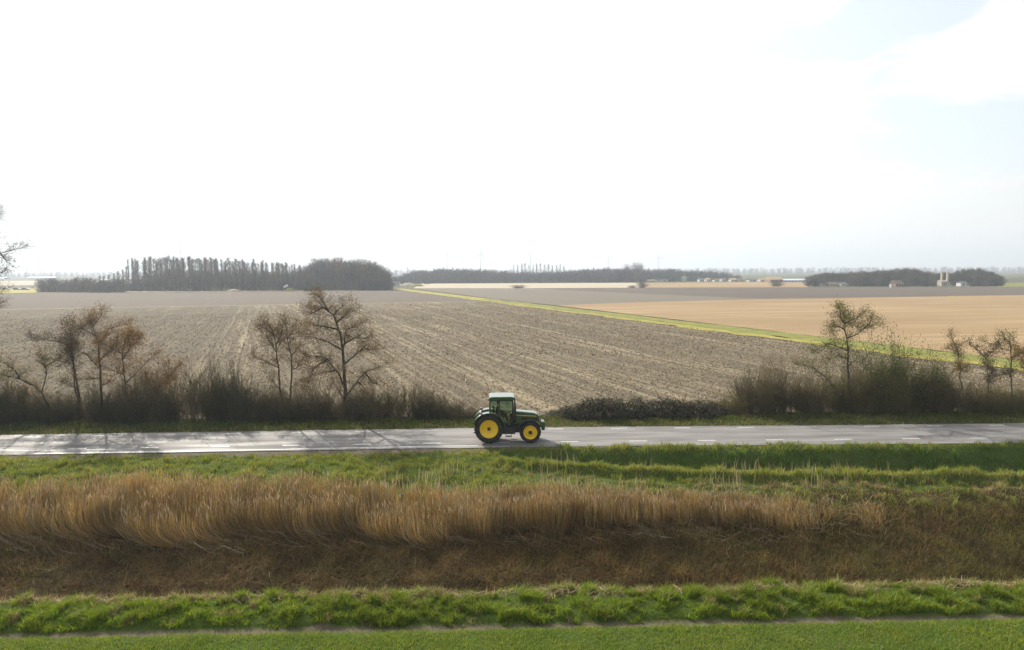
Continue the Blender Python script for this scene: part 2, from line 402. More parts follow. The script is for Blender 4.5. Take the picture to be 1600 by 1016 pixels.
# meadow at the bottom of the picture
def HX(Y): return Y*.80+4
n = 150000
X, Y = scatter(n, -20, 22, 14.5, 18.7, lambda X, Y: (Y < 18.42+.16*vn(X, Y*0, .35, 46)+.08*vn(X, Y*0, .12, 47))*1.0)
grass('meadow_grass', X, Y, (.05+.07*vn(X, Y, .5, 3)+.02*rng.random(len(X))), np.full(len(X), .007), g1*1.15+.01+np.array([.055, .035, .004])*sst(vn(X, Y, .7, 8)*.6+vn(X, Y, .22, 61)*.4, .35, .75)[:, None], 'short even green meadow grass in the foreground', .8, .18)
# tussocky bank of the near ditch
n = 230000
X, Y = scatter(n, -22, 23, 18.66, 21.3, lambda X, Y: np.clip(.30+1.1*vn(X, Y, .27, 4), 0, 1)*(Y > 18.68+.30*vn(X, Y*0, .5, 48))*1.0)
cl = sst(vn(X*.8, Y, .27, 4)*.6+vn(X, Y, .12, 49)*.4, .25, .80); dry = ((vn(X, Y, .8, 14) > .46) & (Y > 20.1)) | (vn(X, Y, .3, 53) > .80)
h = .04+.28*cl**1.7*rng.uniform(.6, 1.2, len(X))
base = g1*(0.8+.5*vn(X, Y, 1.3, 9))[:, None]+(g2-g1)*(sst(cl, .3, 1)*.35+.4*vn(X, Y, .35, 10)**2)[:, None]*rng.random((len(X), 1))
base = np.where((dry & (rng.random(len(X)) < .55))[:, None], np.array([.36, .27, .14]), base)
grass('bank_grass', X, Y, h, .006+.006*rng.random(len(X)), base, 'tussocky bright green grass on the near ditch bank', .7, .22)
# fringe of straw lying on the crest
n = 5200
X, Y = scatter(n, -22, 23, 20.1, 21.2, lambda X, Y: (vn(X, Y*0, 1.3, 15) > .42)*1.0)
def straws(name, X, Y, L, wdt, col, label, lift=.15, head=None, zoff=.03, m=None):
    n = len(X); d = hor(n) if head is None else head; Z = height(X, Y)+zoff
    mid = np.c_[X, Y, Z+lift*rng.random(n)*.6]
    P = np.stack([mid-d*(L/2)[:, None]-np.c_[X*0, X*0, .5*lift*rng.random(n)], mid, mid+d*(L/2)[:, None]+np.c_[X*0, X*0, lift*(rng.random(n)*1.6-.5)]], 1)
    W = np.stack([wdt, wdt, wdt*.4], -1); s = np.cross(d, np.array([0, 0, 1.])); s = s+np.c_[X*0, X*0, rng.uniform(-.7, .7, n)]
    return ribbons(name, P, W, s, jitcol(col, n, .3), m or m_dry, label)
straws('loose_straw', X, Y, rng.uniform(.12, .55, len(X)), np.full(len(X), .007), np.array([.42, .32, .18]), 'pale loose straw caught along the near ditch crest', .16)
# clods of mud along the little furrow
# matted dead vegetation on the far slope of the ditch
n = 210000
X, Y = scatter(n, -27, 28, 21.1, 29.4, lambda X, Y: (.35+.8*vn(X, Y, .5, 16)))
c0 = np.array([.200, .128, .042]); c1_ = np.array([.088, .064, .024]); c2_ = np.array([.11, .115, .02])
k = vn(X, Y, .9, 17)[:, None]; rt = (sst(X, 2, 20)*.75*vn(X, Y, 1.2, 18)+.35*(vn(X, Y, 2.5, 40) > .66)*(vn(X, Y, .6, 41)))[:, None]
base = (c0*k+c1_*(1-k))*(1-rt)+c2_*rt
base = np.where((rng.random(len(X)) < .02)[:, None], np.array([.28, .20, .09]), base)
straws('matted_reeds', X, Y, rng.uniform(.12, .65, len(X))*(1-.45*sst(X, 0, 16)), .004+.006*rng.random(len(X)), base, 'brown flattened dead vegetation covering the ditch slope', .26, zoff=.05)
# standing reeds
def reeds():
    n = 82000
    X = rng.uniform(-33, 23, n); t = rng.random(n); Y = 28.0+(3.1-1.5*sst(X, -14, 12))*t+((vn(X, X*0, 2.2, 21)-.5)*1.3+(vn(X, X*0, .6, 58)-.5)*.7)*(1-t)
    dens = (.15+1.5*sst(vn(X, Y, .6, 22)*.6+vn(X, Y, 2.4, 59)*.4, .25, .75))*(1-1.0*sst(X+(vn(X, Y, 1.1, 63)-.5)*6, 6.0, 17.5)); kk = rng.random(n) < dens
    X, Y = X[kk], Y[kk]; n = len(X)
    Z = height(X, Y)
    H = (.98+.55*vn(X, Y, .7, 23)+.45*vn(X, Y*0, 3.1, 60)+.20*rng.normal(0, 1, n).clip(-2, 1.3))*(1.10-.32*sst(X, -22, 2)-.22*sst(X, 2, 13))*(1-.45*sst(X, 8, 17))
    lean = (1-sst(X, -14, 4))*(.35+1.0*vn(X, Y, 2.2, 24))+.12*rng.normal(0, 1, n)
    low = sst((31.2-Y)/3.0+.3*rng.random(n), .2, 1.0)         # the camera-side stalks are the most laid over
    lean = lean*(.45+.9*low)
    ly = -(.15+.45*low*vn(X, Y, 1.1, 25))*rng.uniform(.4, 1.4, n)
    K = 6; s = np.linspace(0, 1, K)
    P = np.zeros((n, K, 3))
    hx = 1-(1-s)**2.2
    P[..., 0] = X[:, None]+.9*lean[:, None]*(.0)-lean[:, None]*1.5*hx+.06*rng.normal(0, 1, (n, 1))*s**2
    P[..., 1] = Y[:, None]+ly[:, None]*np.sin(s*math.pi)*.8
    drop = 1/np.sqrt(1+.35*lean**2)
    P[..., 2] = Z[:, None]+(H*drop)[:, None]*(s**(1+.45*np.abs(lean))[:, None])
    W = np.stack([np.full(n, .0055)*f for f in (1.1, 1, .9, .8, 1.1, .35)], -1)*rng.uniform(.7, 1.35, (n, 1))
    sd = hor(n)
    base = np.array([.48, .31, .10])*(.55+.6*vn(X, Y, .5, 26))[:, None]*(.8+.4*vn(X, Y, 3, 56))[:, None]
    gr = rng.random(n) < .12; base[gr] = np.array([.46, .40, .28])
    low_c = rng.random(n) < .25*(.3+low); base[low_c] = base[low_c]*.55
    return ribbons('reed_bed', P, W, sd, jitcol(base, n, .2, .06), m_dry, 'tall golden dead reeds standing and leaning in the ditch'), X, Y, Z, H, lean, P
ro, X, Y, Z, H, lean, P = reeds()
# seed plumes
pk = rng.random(len(X)) < .20
tips = P[pk, -1]; n = len(tips)
PP = np.zeros((n, 4, 3)); d = hor(n)
for k in range(4): PP[:, k] = tips+d*(.03*k**1.3*rng.uniform(.2, 1.2, n))[:, None]+np.c_[np.zeros(n), np.zeros(n), (-.06+.075*k)*np.ones(n)]
ribbons('reed_plumes', PP, np.tile([.003, .011, .009, .002], (n, 1))*rng.uniform(.6, 1.2, (n, 1)), hor(n), jitcol(np.array([.42, .32, .19]), n, .25), m_dry, 'feathery seed heads on top of the reed bed')
# low broken reeds that blend the bed into the slope
X, Y = scatter(16000, -33, 20, 26.2, 28.9, lambda X, Y: sst(Y, 26.2, 28.6)*(.2+vn(X, Y, .7, 62))*(1-.8*sst(X, 9, 15)))
grass('broken_reeds', X, Y, rng.uniform(.25, .95, len(X))*sst(Y, 25.6, 28.6), np.full(len(X), .006), np.array([.33, .225, .095]), 'low broken leaning reeds at the foot of the bed', 1.1, .3, m_dry)
# long thin fallen stalks across the lower reeds
X, Y = scatter(1700, -30, 16, 26.8, 30.2)
a = rng.normal(math.pi*.93, .33, len(X)); hd_ = np.c_[np.cos(a), np.sin(a)*.5, np.zeros(len(X))+.0]
straws('fallen_reeds', X, Y, rng.uniform(.6, 1.6, len(X)), np.full(len(X), .006), np.array([.30, .235, .15]), 'pale fallen reed stalks lying over the lower reeds', .75, head=hd_, zoff=.25)
# grass between reeds and road
n = 330000
def dens(X, Y):
    return np.clip(.35+.9*vn(X, Y, .6, 27), 0, 1)*sst(Y, 29.5-.9*sst(X, 7, 16), 31.2-1.2*sst(X, 7, 16))*(Y < 37.5+.25*sst(X, -2, 1)-.55*sst(X, -20, -13)*(1-sst(X, -5, -1))+(vn(X, Y*0, .8, 28)-.5)*.5+bow(X))
X, Y = scatter(n, -34, 36, 28.6, 38.6, dens)
yr = ridge(X); right = sst(X, -2, 3)
rt = np.exp(-((Y-yr)/.55)**2)*right                     # thick fresh growth on the ridge
face = ((Y > yr+.8) & (Y < 37.3)) * right
top = sst(Y, 37.0, 37.6)*right
h = (.08+.24*sst(vn(X, Y, .34, 29), .3, .9)**1.3)*rng.uniform(.6, 1.25, len(X))+.10*rt-.05*np.exp(-((Y-(yr-1.0))/.3)**2)*right
h = h*(1-.45*(1-right)*sst(Y, 36.3, 37.5))
mixy = ((.25+.8*vn(X, Y, 1.0, 30))*(1-face)*.95+.2*rt)[:, None].clip(0, 1)
base = g1*.95*(1-mixy)+np.array([.30, .30, .05])*mixy
tanz = (np.exp(-((Y-(yr-1.25))/.40)**2)*right*(.5+vn(X, Y, 2.5, 57))*(vn(X, Y, 1.6, 32) > .40)+(Y < 31.6)*.45)[:, None]
base = np.where(rng.random((len(X), 1)) < tanz*.6, np.array([.34, .25, .12]), base)
base = np.where((face > 0)[:, None], np.array([.125, .20, .022])*(.7+.6*vn(X, Y, .8, 33))[:, None], base)
grass('verge_grass', X, Y, h, .008+.008*rng.random(len(X)), base, 'green tussocky grass between the reeds and the road', .6, .22)
# dry standing stems dotted through the verge
X, Y = scatter(1200, -6, 20, 30.5, 34.5, lambda X, Y: (vn(X, Y, 1.4, 34) > .45)*1.0)
grass('dry_verge_stems', X, Y, rng.uniform(.35, .9, len(X)), np.full(len(X), .010), np.array([.46, .36, .22]), 'dry pale stems standing in the green verge', .2, .25, m_dry)
# far verge under the hedge
X, Y = scatter(110000, -60, 66, 42.6, 46.2, lambda X, Y: (.5+.6*vn(X, Y, .8, 36))*(Y > 42.62+bow(X)+(vn(X, Y*0, .7, 37)-.5)*.25))
h = (.09+.20*vn(X, Y, .6, 38))*rng.uniform(.6, 1.3, len(X))
base = g1*.50+np.array([.05, .035, .01])*vn(X, Y, 1.5, 39)[:, None]
base = np.where(rng.random((len(X), 1)) < .18, np.array([.22, .17, .09]), base)
grass('far_verge_grass', X, Y, h, .014+.008*rng.random(len(X)), base, 'dull olive grass verge between the road and the hedge', .6, .25)

# stubble and clods on the near field
def clods():
    n = 150000
    u = 40+140*rng.random(n)**1.7; v = rng.uniform(-130, 72, n)
    row = .76; v = np.round(v/row)*row+rng.normal(0, .15, n)
    XY = u[:, None]*UR+v[:, None]*VR; X, Y = XY[:, 0], XY[:, 1]
    k = (Y > 46.6) & (v < VS0) & (np.abs(X) < Y*.82+6) & (rng.random(n) < .25+.9*vn(X, Y, 2.5, 42)); X, Y = X[k], Y[k]; n = len(X)
    s = rng.uniform(.04, .13, n)*(1+.3*(Y > 80)); a = rng.random(n)*math.tau
    c = np.c_[X, Y, np.full(n, .0)]
    V = []
    for q in range(3):
        ang = a+q*math.tau/3+rng.normal(0, .2, n); V.append(c+np.c_[np.cos(ang)*s, np.sin(ang)*s, 0*s])
    V.append(c+np.c_[rng.normal(0, .3, n)*s, rng.normal(0, .3, n)*s, s*rng.uniform(.4, 1.2, n)])
    V = np.stack(V, 1).reshape(-1, 3); b = np.arange(n)*4
    T = np.concatenate([np.stack([b, b+1, b+3], -1), np.stack([b+1, b+2, b+3], -1), np.stack([b+2, b, b+3], -1)])
    o = link('soil_clods', mesh_np('soil_clods', V, T, m_soil, np.repeat(jitcol(np.array([.11, .083, .056]), n, .2, .05), 4, axis=0)))
    tag(o, 'brown clods of earth on the near stubble field', kind='stuff')
m_soil = mat('soil', (1, 1, 1), .95, .05, attr=True)
clods()
def stubble():
    n = 170000
    u = 40+170*rng.random(n)**1.7; v = rng.uniform(-140, 72, n)
    row = .76; v = (np.round(v/row)+.5)*row+rng.normal(0, .13, n)
    XY = u[:, None]*UR+v[:, None]*VR; X, Y = XY[:, 0], XY[:, 1]
    k = (Y > 46.6) & (v < VS0) & (np.abs(X) < Y*.82+6) & (rng.random(n) < (1.6*vn(X, Y, 3.5, 43)**1.5+.1)*np.where(v < VB, .3, 1)); X, Y = X[k], Y[k]; n = len(X)
    L = rng.uniform(.10, .38, n); a = rng.random(n)*math.tau; d = np.c_[np.cos(a), np.sin(a), 0*a]
    P = np.stack([np.c_[X, Y, 0*X+.02], np.c_[X, Y, 0*X+.03]+d*(L/2)[:, None]+np.c_[X*0, X*0, .10*rng.random(n)], np.c_[X, Y, 0*X+.03]+d*L[:, None]+np.c_[X*0, X*0, .14*rng.random(n)]], 1)
    W = np.full((n, 3), .018)*(1+(Y/90)[:, None]**1.2)
    sd = np.cross(d, [0, 0, 1.])+np.c_[X*0, X*0, rng.uniform(-.8, .8, n)]
    ribbons('stubble_straw', P, W, sd, jitcol(np.array([.37, .30, .20]), n, .22, .05), m_dry, 'pale straw stubble scattered along the ploughed rows')
stubble()

# ------------------------------------------------------------------ trees
def seg_mesh(name, S, m, ns=3, col=None):
    """S (N,8): p0 p1 r0 r1 -> open prisms"""
    S = np.asarray(S, float); n = len(S); p0, p1, r0, r1 = S[:, :3], S[:, 3:6], S[:, 6], S[:, 7]
    d = p1-p0; L = np.linalg.norm(d, axis=1, keepdims=True)+1e-9; d = d/L
    ref = np.where(np.abs(d[:, 2:3]) > .9, np.array([[1., 0, 0]]), np.array([[0, 0, 1.]]))
    a = np.cross(d, ref); a /= np.linalg.norm(a, axis=1, keepdims=True)+1e-9; b = np.cross(d, a)
    V = np.zeros((n, 2, ns, 3))
    for k in range(ns):
        t = math.tau*k/ns; o = a*math.cos(t)+b*math.sin(t)
        V[:, 0, k] = p0+o*r0[:, None]; V[:, 1, k] = p1+o*r1[:, None]
    base = (np.arange(n)*2*ns)[:, None]; k = np.arange(ns)[None, :]; k1 = (k+1) % ns
    Q = np.stack([base+k, base+k1, base+ns+k1, base+ns+k], -1).reshape(-1, 4)
    return mesh_np(name, V.reshape(-1, 3), Q, m, None if col is None else np.repeat(col, 2*ns, axis=0), ns > 4)
def merge_mesh(name, parts):
    """parts: list of (verts, quads, col)"""
def leaf_quads(C, size, col):
    n = len(C); a = rng.normal(0, 1, (n, 3)); a /= np.linalg.norm(a, axis=1, keepdims=True); b = np.cross(a, rng.normal(0, 1, (n, 3))); b /= np.linalg.norm(b, axis=1, keepdims=True)+1e-9
    s = size[:, None]
    V = np.stack([C-a*s, C-b*s*.6, C+a*s, C+b*s*.6], 1).reshape(-1, 3)
    return V, (np.arange(n)*4)[:, None]+np.arange(4)[None, :], np.repeat(col, 4, axis=0)
def grow(out, p, d, L, r, lev, rnd, up=.15, tips=None, nb=5, spread=.9, wob=.18):
    """one wandering branch; its side shoots recurse. out: list of 8-tuples"""
    n = 4 if lev else 3; sl_ = L/n
    for k in range(n):
        d = (d+Vector((rnd.gauss(0, wob), rnd.gauss(0, wob), rnd.gauss(0, wob)+up*.25))).normalized()
        q = p+d*sl_; r2 = max(r*(1-.55*(k+1)/n), .0035)
        out.append((*p, *q, r*(1-.55*k/n), r2))
        if lev > 0:
            for _ in range(max(1, round(nb/n+rnd.random()-.5))):
                o = Vector((rnd.gauss(0, 1), rnd.gauss(0, 1), rnd.gauss(0, .6)))
                dd = (d*(.9)+o.normalized()*spread+Vector((0, 0, up))).normalized()
                grow(out, p+(q-p)*rnd.random(), dd, L*rnd.uniform(.35, .6), r2*.6, lev-1, rnd, up, tips, nb, spread, wob)
        p = q
    if tips is not None: tips.append(tuple(p))

m_bark = mat('bark', (.060, .050, .038), .9, .15, noise=(6, (.095, .09, .07), .7), bump=(20, .6, .02))
m_bark2 = mat('pale_bark', (.11, .105, .08), .9, .15, noise=(6, (.06, .055, .04), .7), bump=(20, .6, .02))
m_twig = mat('twigs', (1, 1, 1), .85, .15, attr=True, transl=.25)

def limb_tree(name, label, Y, trunks, limbs, r_trunk, twig_col, leaf_col, leaf_n=1.0, seed=0, dense=1.0, bark=None, group=None, leafsz=.036, tw=1.15):
    """stems and limbs given as lines of sight onto the upright plane y = Y, then given depth"""
    rnd = random.Random(seed)
    b0 = Vector(yp(*trunks[0][0], Y)); b0.z = 0
    t = thing(name, label, 'tree', tuple(b0), 0, group)
    stem_sets, twigs, tips = [], [], []
    def line(pts, r0, r1, dy, grow_from, dens_, stems, snap=None):
        P = []
        for i, (a, b) in enumerate(pts):
            f = i/(len(pts)-1); q = Vector(yp(a, b, Y))
            q.y += dy*f
            P.append(q-b0)
        if snap is None: P[0].z = -.05
        else:
            oy = snap.y-P[0].y; P[0] = snap.copy()
            for q in P[1:]: q.y += oy
        tot = sum((P[i+1]-P[i]).length for i in range(len(P)-1)); acc = 0
        for i in range(len(P)-1):
            sub = max(2, int((P[i+1]-P[i]).length/.45))
            prev = P[i]
            for s in range(1, sub+1):
                f = s/sub; q = P[i].lerp(P[i+1], f)
                if s < sub: q = q+Vector((rnd.gauss(0, .03), rnd.gauss(0, .05), rnd.gauss(0, .02)))
                fa = acc/tot; acc += (q-prev).length; fb = min(1, acc/tot)
                ra = r0+(r1-r0)*fa; rb2 = r0+(r1-r0)*fb
                stems.append((*prev, *q, ra, rb2))
                if fb > grow_from:
                    d = (q-prev).normalized()
                    for _ in range(int(dens_*(q-prev).length*9.0+rnd.random())):
                        o = Vector((rnd.gauss(0, 1), rnd.gauss(0, 1), rnd.gauss(0, .5)))
                        dd = (d*.6+o.normalized()+Vector((0, 0, .15))).normalized()
                        grow(twigs, prev.lerp(q, rnd.random()), dd, rnd.uniform(.5, 1.15)*tw*(1-.32*fb), min(.014, rb2*.7), 1, rnd, .12, tips, 10, 1.0, .22)
                prev = q
        for _ in range(3):
            grow(twigs, prev, (d+Vector((rnd.gauss(0, .4), rnd.gauss(0, .4), .1))).normalized(), .55*tw, r1*.8, 2, rnd, .15, tips, 4, .8, .2)
    for k, pts in enumerate(trunks):
        stem_sets.append([]); line(pts, r_trunk*(1 if k == 0 else .75), .02, rnd.uniform(-.4, .4), .55, .9*dense, stem_sets[-1])
    for pts in limbs:
        q0 = Vector(yp(*pts[0], Y))-b0; best = None
        for ss in stem_sets:
            for sg in ss:
                dd = (sg[3]-q0.x)**2+(sg[5]-q0.z)**2
                if best is None or dd < best[0]: best = (dd, Vector(sg[3:6]), ss)
        line(pts, r_trunk*.42, .012, rnd.uniform(-1.5, 1.5), .22, 1.15*dense, best[2], best[1])
    for ss in stem_sets: link('trunk', seg_mesh('trunk', ss, bark or m_bark, 7), t)
    # crown = twigs and the few dry leaves or catkins they still carry
    S = np.array(twigs); S[:, 6:] = np.maximum(S[:, 6:]*.8, .0045)
    tc_ = jitcol(np.array(twig_col), len(S), .2, .06)
    me = seg_mesh('c', S, m_twig, 3, tc_)
    T = np.array(tips); reps = max(1, int(round(6*leaf_n)))
    C = np.repeat(T, reps, axis=0)+rng.normal(0, .17, (len(T)*reps, 3))
    keep = rng.random(len(C)) < (.15+.9*vn(C[:, 0]*1.3, C[:, 2]*1.3, .6, seed % 7)); C = C[keep]
    lv, lq, lc = leaf_quads(C, rng.uniform(.6, 1.4, len(C))*leafsz, jitcol(np.array(leaf_col), len(C), .3, .12))
    n0 = len(me.vertices); V0 = np.empty(n0*3, dtype=np.float32); me.vertices.foreach_get('co', V0)
    k3 = len(S)*3; Q0 = np.empty(k3*4, dtype=np.int32); me.loops.foreach_get('vertex_index', Q0)
    bpy.data.meshes.remove(me)
    V_ = np.concatenate([V0.reshape(-1, 3), lv]); Q_ = np.concatenate([Q0.reshape(-1, 4), lq+n0]); C_ = np.concatenate([np.repeat(tc_, 6, axis=0), lc])
    link('crown', mesh_np('crown', V_, Q_, m_twig, C_), t)
    return t
BR = (.15, .11, .065); OLV = (.16, .135, .06); RUS = (.29, .165, .05); DRY = (.23, .15, .055); YLO = (.30, .23, .055); GRN = (.16, .155, .045)
limb_tree('alder_tree', 'low spreading tree at far left with a forked leaning trunk', 46.6, [[(86, 668), (81, 640), (68, 613), (58, 602)]],
    [[(60, 603), (42, 590), (22, 581), (2, 577)], [(42, 590), (48, 575), (40, 556)], [(67, 611), (72, 587), (67, 574), (58, 557)], [(67, 574), (79, 560)], [(22, 581), (8, 562)], [(81, 640), (60, 630), (40, 618)]], .11, OLV, YLO, .5, 1)
limb_tree('alder_tree', 'slim twin stemmed tree with dark clumps, second from far left', 46.9, [[(130, 668), (126, 645), (120, 610), (112, 570), (104, 540), (96, 512)], [(124, 640), (117, 600), (116, 570), (112, 520)]],
    [[(104, 540), (88, 532), (68, 528)], [(112, 570), (92, 563), (84, 561)], [(100, 525), (114, 509)], [(108, 555), (125, 538)], [(120, 610), (104, 600)]], .09, BR, (.13, .10, .06), 1.0, 2)
limb_tree('alder_tree', 'tallest tree of the left cluster with golden brown top', 46.7, [[(158, 669), (160, 630), (158, 590), (156, 550), (152, 525), (143, 495)]],
    [[(157, 570), (140, 552), (122, 543)], [(154, 535), (165, 515), (182, 510)], [(150, 520), (133, 506)], [(158, 592), (136, 590)], [(157, 562), (176, 550), (188, 532)], [(146, 502), (157, 492)], [(159, 605), (178, 596)]], .11, BR, RUS, .7, 3)
limb_tree('alder_tree', 'rusty leaved tree right of the tallest tree in the left cluster', 47.0, [[(202, 668), (199, 625), (195, 585), (193, 552), (200, 525)]],
    [[(195, 590), (180, 570)], [(194, 560), (210, 540), (227, 528)], [(196, 600), (215, 580), (232, 560)], [(194, 555), (183, 532)], [(198, 620), (222, 605)], [(210, 540), (218, 520)]], .08, BR, RUS, 1.1, 4)
limb_tree('alder_tree', 'small bent sapling with rusty leaves between the left trees', 46.4, [[(222, 668), (236, 625), (252, 600), (276, 574)]],
    [[(245, 610), (236, 590)], [(256, 596), (272, 596)], [(262, 590), (262, 574)]], .045, BR, RUS, 1.2, 5)
limb_tree('alder_tree', 'slender tree left of the pair below the far field', 46.8, [[(440, 668), (438, 620), (435, 575), (430, 540), (425, 517), (418, 507)]],
    [[(432, 550), (415, 532), (402, 521)], [(435, 580), (417, 566), (400, 560)], [(430, 540), (440, 522), (445, 506)], [(438, 605), (424, 590)], [(428, 528), (412, 514)]], .085, BR, DRY, .9, 6)
limb_tree('alder_tree', 'slender tree right of the pair, beside the big broad tree', 47.1, [[(452, 668), (454, 620), (456, 590), (456, 555), (450, 530), (448, 508)]],
    [[(456, 560), (467, 542), (470, 522)], [(455, 582), (470, 570), (478, 566)], [(450, 530), (458, 514)], [(455, 610), (466, 598)], [(452, 536), (440, 524)]], .08, BR, DRY, .9, 7)
limb_tree('alder_tree', 'big broad tree with thick trunk and brown crown left of tractor', 46.9, [[(540, 668), (540, 620), (538, 580), (536, 547), (530, 515), (522, 492), (506, 480), (495, 467)]],
    [[(539, 614), (557, 597), (568, 584), (596, 574)], [(539, 606), (528, 577), (517, 558), (484, 549)], [(538, 570), (546, 562), (562, 549), (584, 547)], [(536, 549), (515, 534), (482, 524)],
     [(535, 545), (539, 517), (559, 508)], [(535, 540), (555, 527), (578, 528)], [(527, 505), (544, 490), (548, 484)], [(504, 487), (484, 491), (480, 482)], [(522, 492), (533, 476)], [(516, 486), (508, 467)],
     [(517, 558), (500, 570), (495, 590)], [(568, 584), (580, 600), (592, 604)], [(562, 549), (572, 536)], [(528, 577), (505, 580)], [(539, 625), (520, 605)], [(530, 520), (508, 508), (494, 506)], [(557, 597), (566, 612)]], .155, BR, DRY, .9, 8, 1.0, tw=1.25)
limb_tree('alder_tree', 'flat topped tree with bare straight trunk in the right hedge', 46.6, [[(1328, 664), (1325, 608), (1325, 549), (1323, 529), (1320, 505), (1317, 491)]],
    [[(1325, 533), (1336, 523), (1346, 513), (1362, 507)], [(1346, 513), (1344, 497)], [(1321, 512), (1305, 509), (1288, 508), (1283, 512)], [(1320, 505), (1305, 494), (1297, 482)],
     [(1323, 553), (1307, 541), (1289, 536), (1268, 545)], [(1325, 570), (1342, 562)], [(1320, 632), (1295, 592), (1275, 575), (1261, 573)], [(1320, 505), (1328, 493)], [(1323, 556), (1308, 556), (1296, 560)], [(1300, 600), (1290, 612)]], .12, OLV, GRN, .8, 9, 1.0, m_bark2)
limb_tree('alder_tree', 'thin tree with narrow brownish crown, first of the right edge saplings', 46.8, [[(1507, 664), (1503, 600), (1498, 560), (1494, 540), (1487, 527)]],
    [[(1498, 556), (1510, 546)], [(1500, 575), (1485, 570)], [(1501, 585), (1512, 578)], [(1496, 548), (1486, 545)]], .065, OLV, DRY, .9, 10, 1.0, m_bark2, tw=.8)
limb_tree('alder_tree', 'thin tree with dark clumped umbrella top near the right edge', 46.9, [[(1545, 664), (1544, 600), (1543, 575), (1540, 560)]],
    [[(1543, 572), (1528, 563), (1522, 569)], [(1541, 560), (1530, 546), (1524, 540)], [(1541, 558), (1552, 548), (1559, 541)], [(1545, 600), (1528, 577)], [(1544, 590), (1556, 580)]], .065, BR, (.12, .09, .05), .9, 11, .9, tw=.6)
limb_tree('alder_tree', 'sparse tree with pale trunk and thin high top, right edge', 46.7, [[(1578, 664), (1580, 600), (1580, 560), (1578, 537), (1568, 526)]],
    [[(1579, 547), (1562, 538)], [(1579, 560), (1590, 547)], [(1578, 540), (1586, 528)], [(1580, 590), (1566, 580)]], .065, OLV, GRN, .6, 12, .9, m_bark2, tw=.8)
limb_tree('alder_tree', 'rusty leaved tree cut by the right edge of the view', 46.8, [[(1606, 664), (1605, 600), (1602, 570), (1598, 556)]],
    [[(1603, 580), (1592, 570)], [(1602, 570), (1612, 550)], [(1604, 600), (1594, 600)]], .07, BR, RUS, 1.2, 13, 1.0, tw=.8)
limb_tree('alder_tree', 'tall bare tree reaching in over the left edge', 47.5, [[(-88, 668), (-86, 600), (-82, 520), (-80, 440), (-76, 380), (-78, 330)]],
    [[(-82, 520), (-50, 490), (-24, 472), (12, 458)], [(-82, 500), (-50, 455), (-25, 432), (16, 426)], [(-80, 450), (-40, 410), (-10, 395), (12, 388)], [(-78, 420), (-40, 375), (-8, 355), (6, 340)], [(-76, 380), (-50, 340), (-25, 330)],
     [(-22, 470), (0, 480), (14, 476)], [(-25, 430), (-5, 445), (18, 444)], [(-8, 395), (8, 408)], [(-12, 355), (2, 366)], [(-82, 520), (-120, 480), (-160, 470)], [(-78, 430), (-120, 390), (-150, 380)], [(-84, 560), (-50, 540), (-30, 520)]], .12, BR, (.16, .12, .07), .35, 14, 1.0, tw=1.4)

# shrubs of the hedge: five shapes, copied
def shrub_mesh(seed, H, Wd, n, lev, tcol, leaf=None, leafn=0, leafsz=.04, up=.5, nb=7, thin=.6):
    rnd = random.Random(seed); segs, tips = [], []
    for k in range(n):
        a = rnd.random()*math.tau; q = rnd.random()**.6; p = Vector((math.cos(a)*q*Wd*.32, math.sin(a)*q*Wd*.26, -.05))
        tilt = q*rnd.uniform(.2, 1.0)*.55; d = Vector((math.cos(a)*tilt, math.sin(a)*tilt*.8, 1)).normalized()
        grow(segs, p, d, H*rnd.uniform(.35, 1.0)**1.2, rnd.uniform(.010, .022), lev, rnd, up, tips, nb, .75, .13)
    S = np.array(segs); S[:, 6:] = np.maximum(S[:, 6:]*.8, .005)
    zc_ = np.clip(S[:, 2]/H, 0, 1)
    S = S[rng.random(len(S)) < np.clip(1.1-thin*zc_, 0, 1)]
    tc_ = jitcol(np.array(tcol), len(S), .25, .07)
    me = seg_mesh('s', S, m_twig, 3, tc_)
    if not leafn: return me
    T = np.array(tips); C = np.repeat(T, leafn, axis=0)+rng.normal(0, .06, (len(T)*leafn, 3))
    lv, lq, lc = leaf_quads(C, rng.uniform(.6, 1.4, len(C))*leafsz, jitcol(np.array(leaf), len(C), .3, .1))
    n0 = len(me.vertices); V0 = np.empty(n0*3, dtype=np.float32); me.vertices.foreach_get('co', V0)
    Q0 = np.empty(len(S)*12, dtype=np.int32); me.loops.foreach_get('vertex_index', Q0); bpy.data.meshes.remove(me)
    return mesh_np('shrub', np.concatenate([V0.reshape(-1, 3), lv]), np.concatenate([Q0.reshape(-1, 4), lq+n0]), m_twig, np.concatenate([np.repeat(tc_, 6, axis=0), lc]))
DKT = (.105, .100, .050)
sh_dark = [shrub_mesh(20+k, 2.2, 2.6, 44, 2, DKT, (.10, .085, .045), 1, .022, thin=.7) for k in range(4)]
sh_mid = [shrub_mesh(30+k, 2.2, 2.4, 50, 2, (.18, .145, .095), (.16, .12, .07), 1, .025) for k in range(2)]
sh_olive = [shrub_mesh(40+k, 2.2, 2.6, 40, 2, (.17, .145, .065), (.19, .16, .05), 2, .026, thin=.7) for k in range(3)]
sh_whip = [shrub_mesh(50+k, 2.3, 2.6, 34, 2, (.16, .135, .070), (.21, .16, .075), 3, .022, .35, 6, .15) for k in range(3)]
envL = [(-120, 590), (0, 604), (40, 618), (80, 624), (120, 626), (170, 615), (200, 604), (225, 598), (250, 616), (290, 604), (320, 600), (345, 592), (390, 604), (420, 618), (470, 610), (500, 618), (540, 622), (600, 612), (640, 612), (680, 622), (720, 634), (748, 643)]
envR = [(1110, 640), (1130, 626), (1155, 606), (1180, 592), (1230, 590), (1260, 600), (1290, 598), (1350, 590), (1420, 582), (1480, 592), (1520, 612), (1600, 614), (1760, 600)]
rs = random.Random(5)
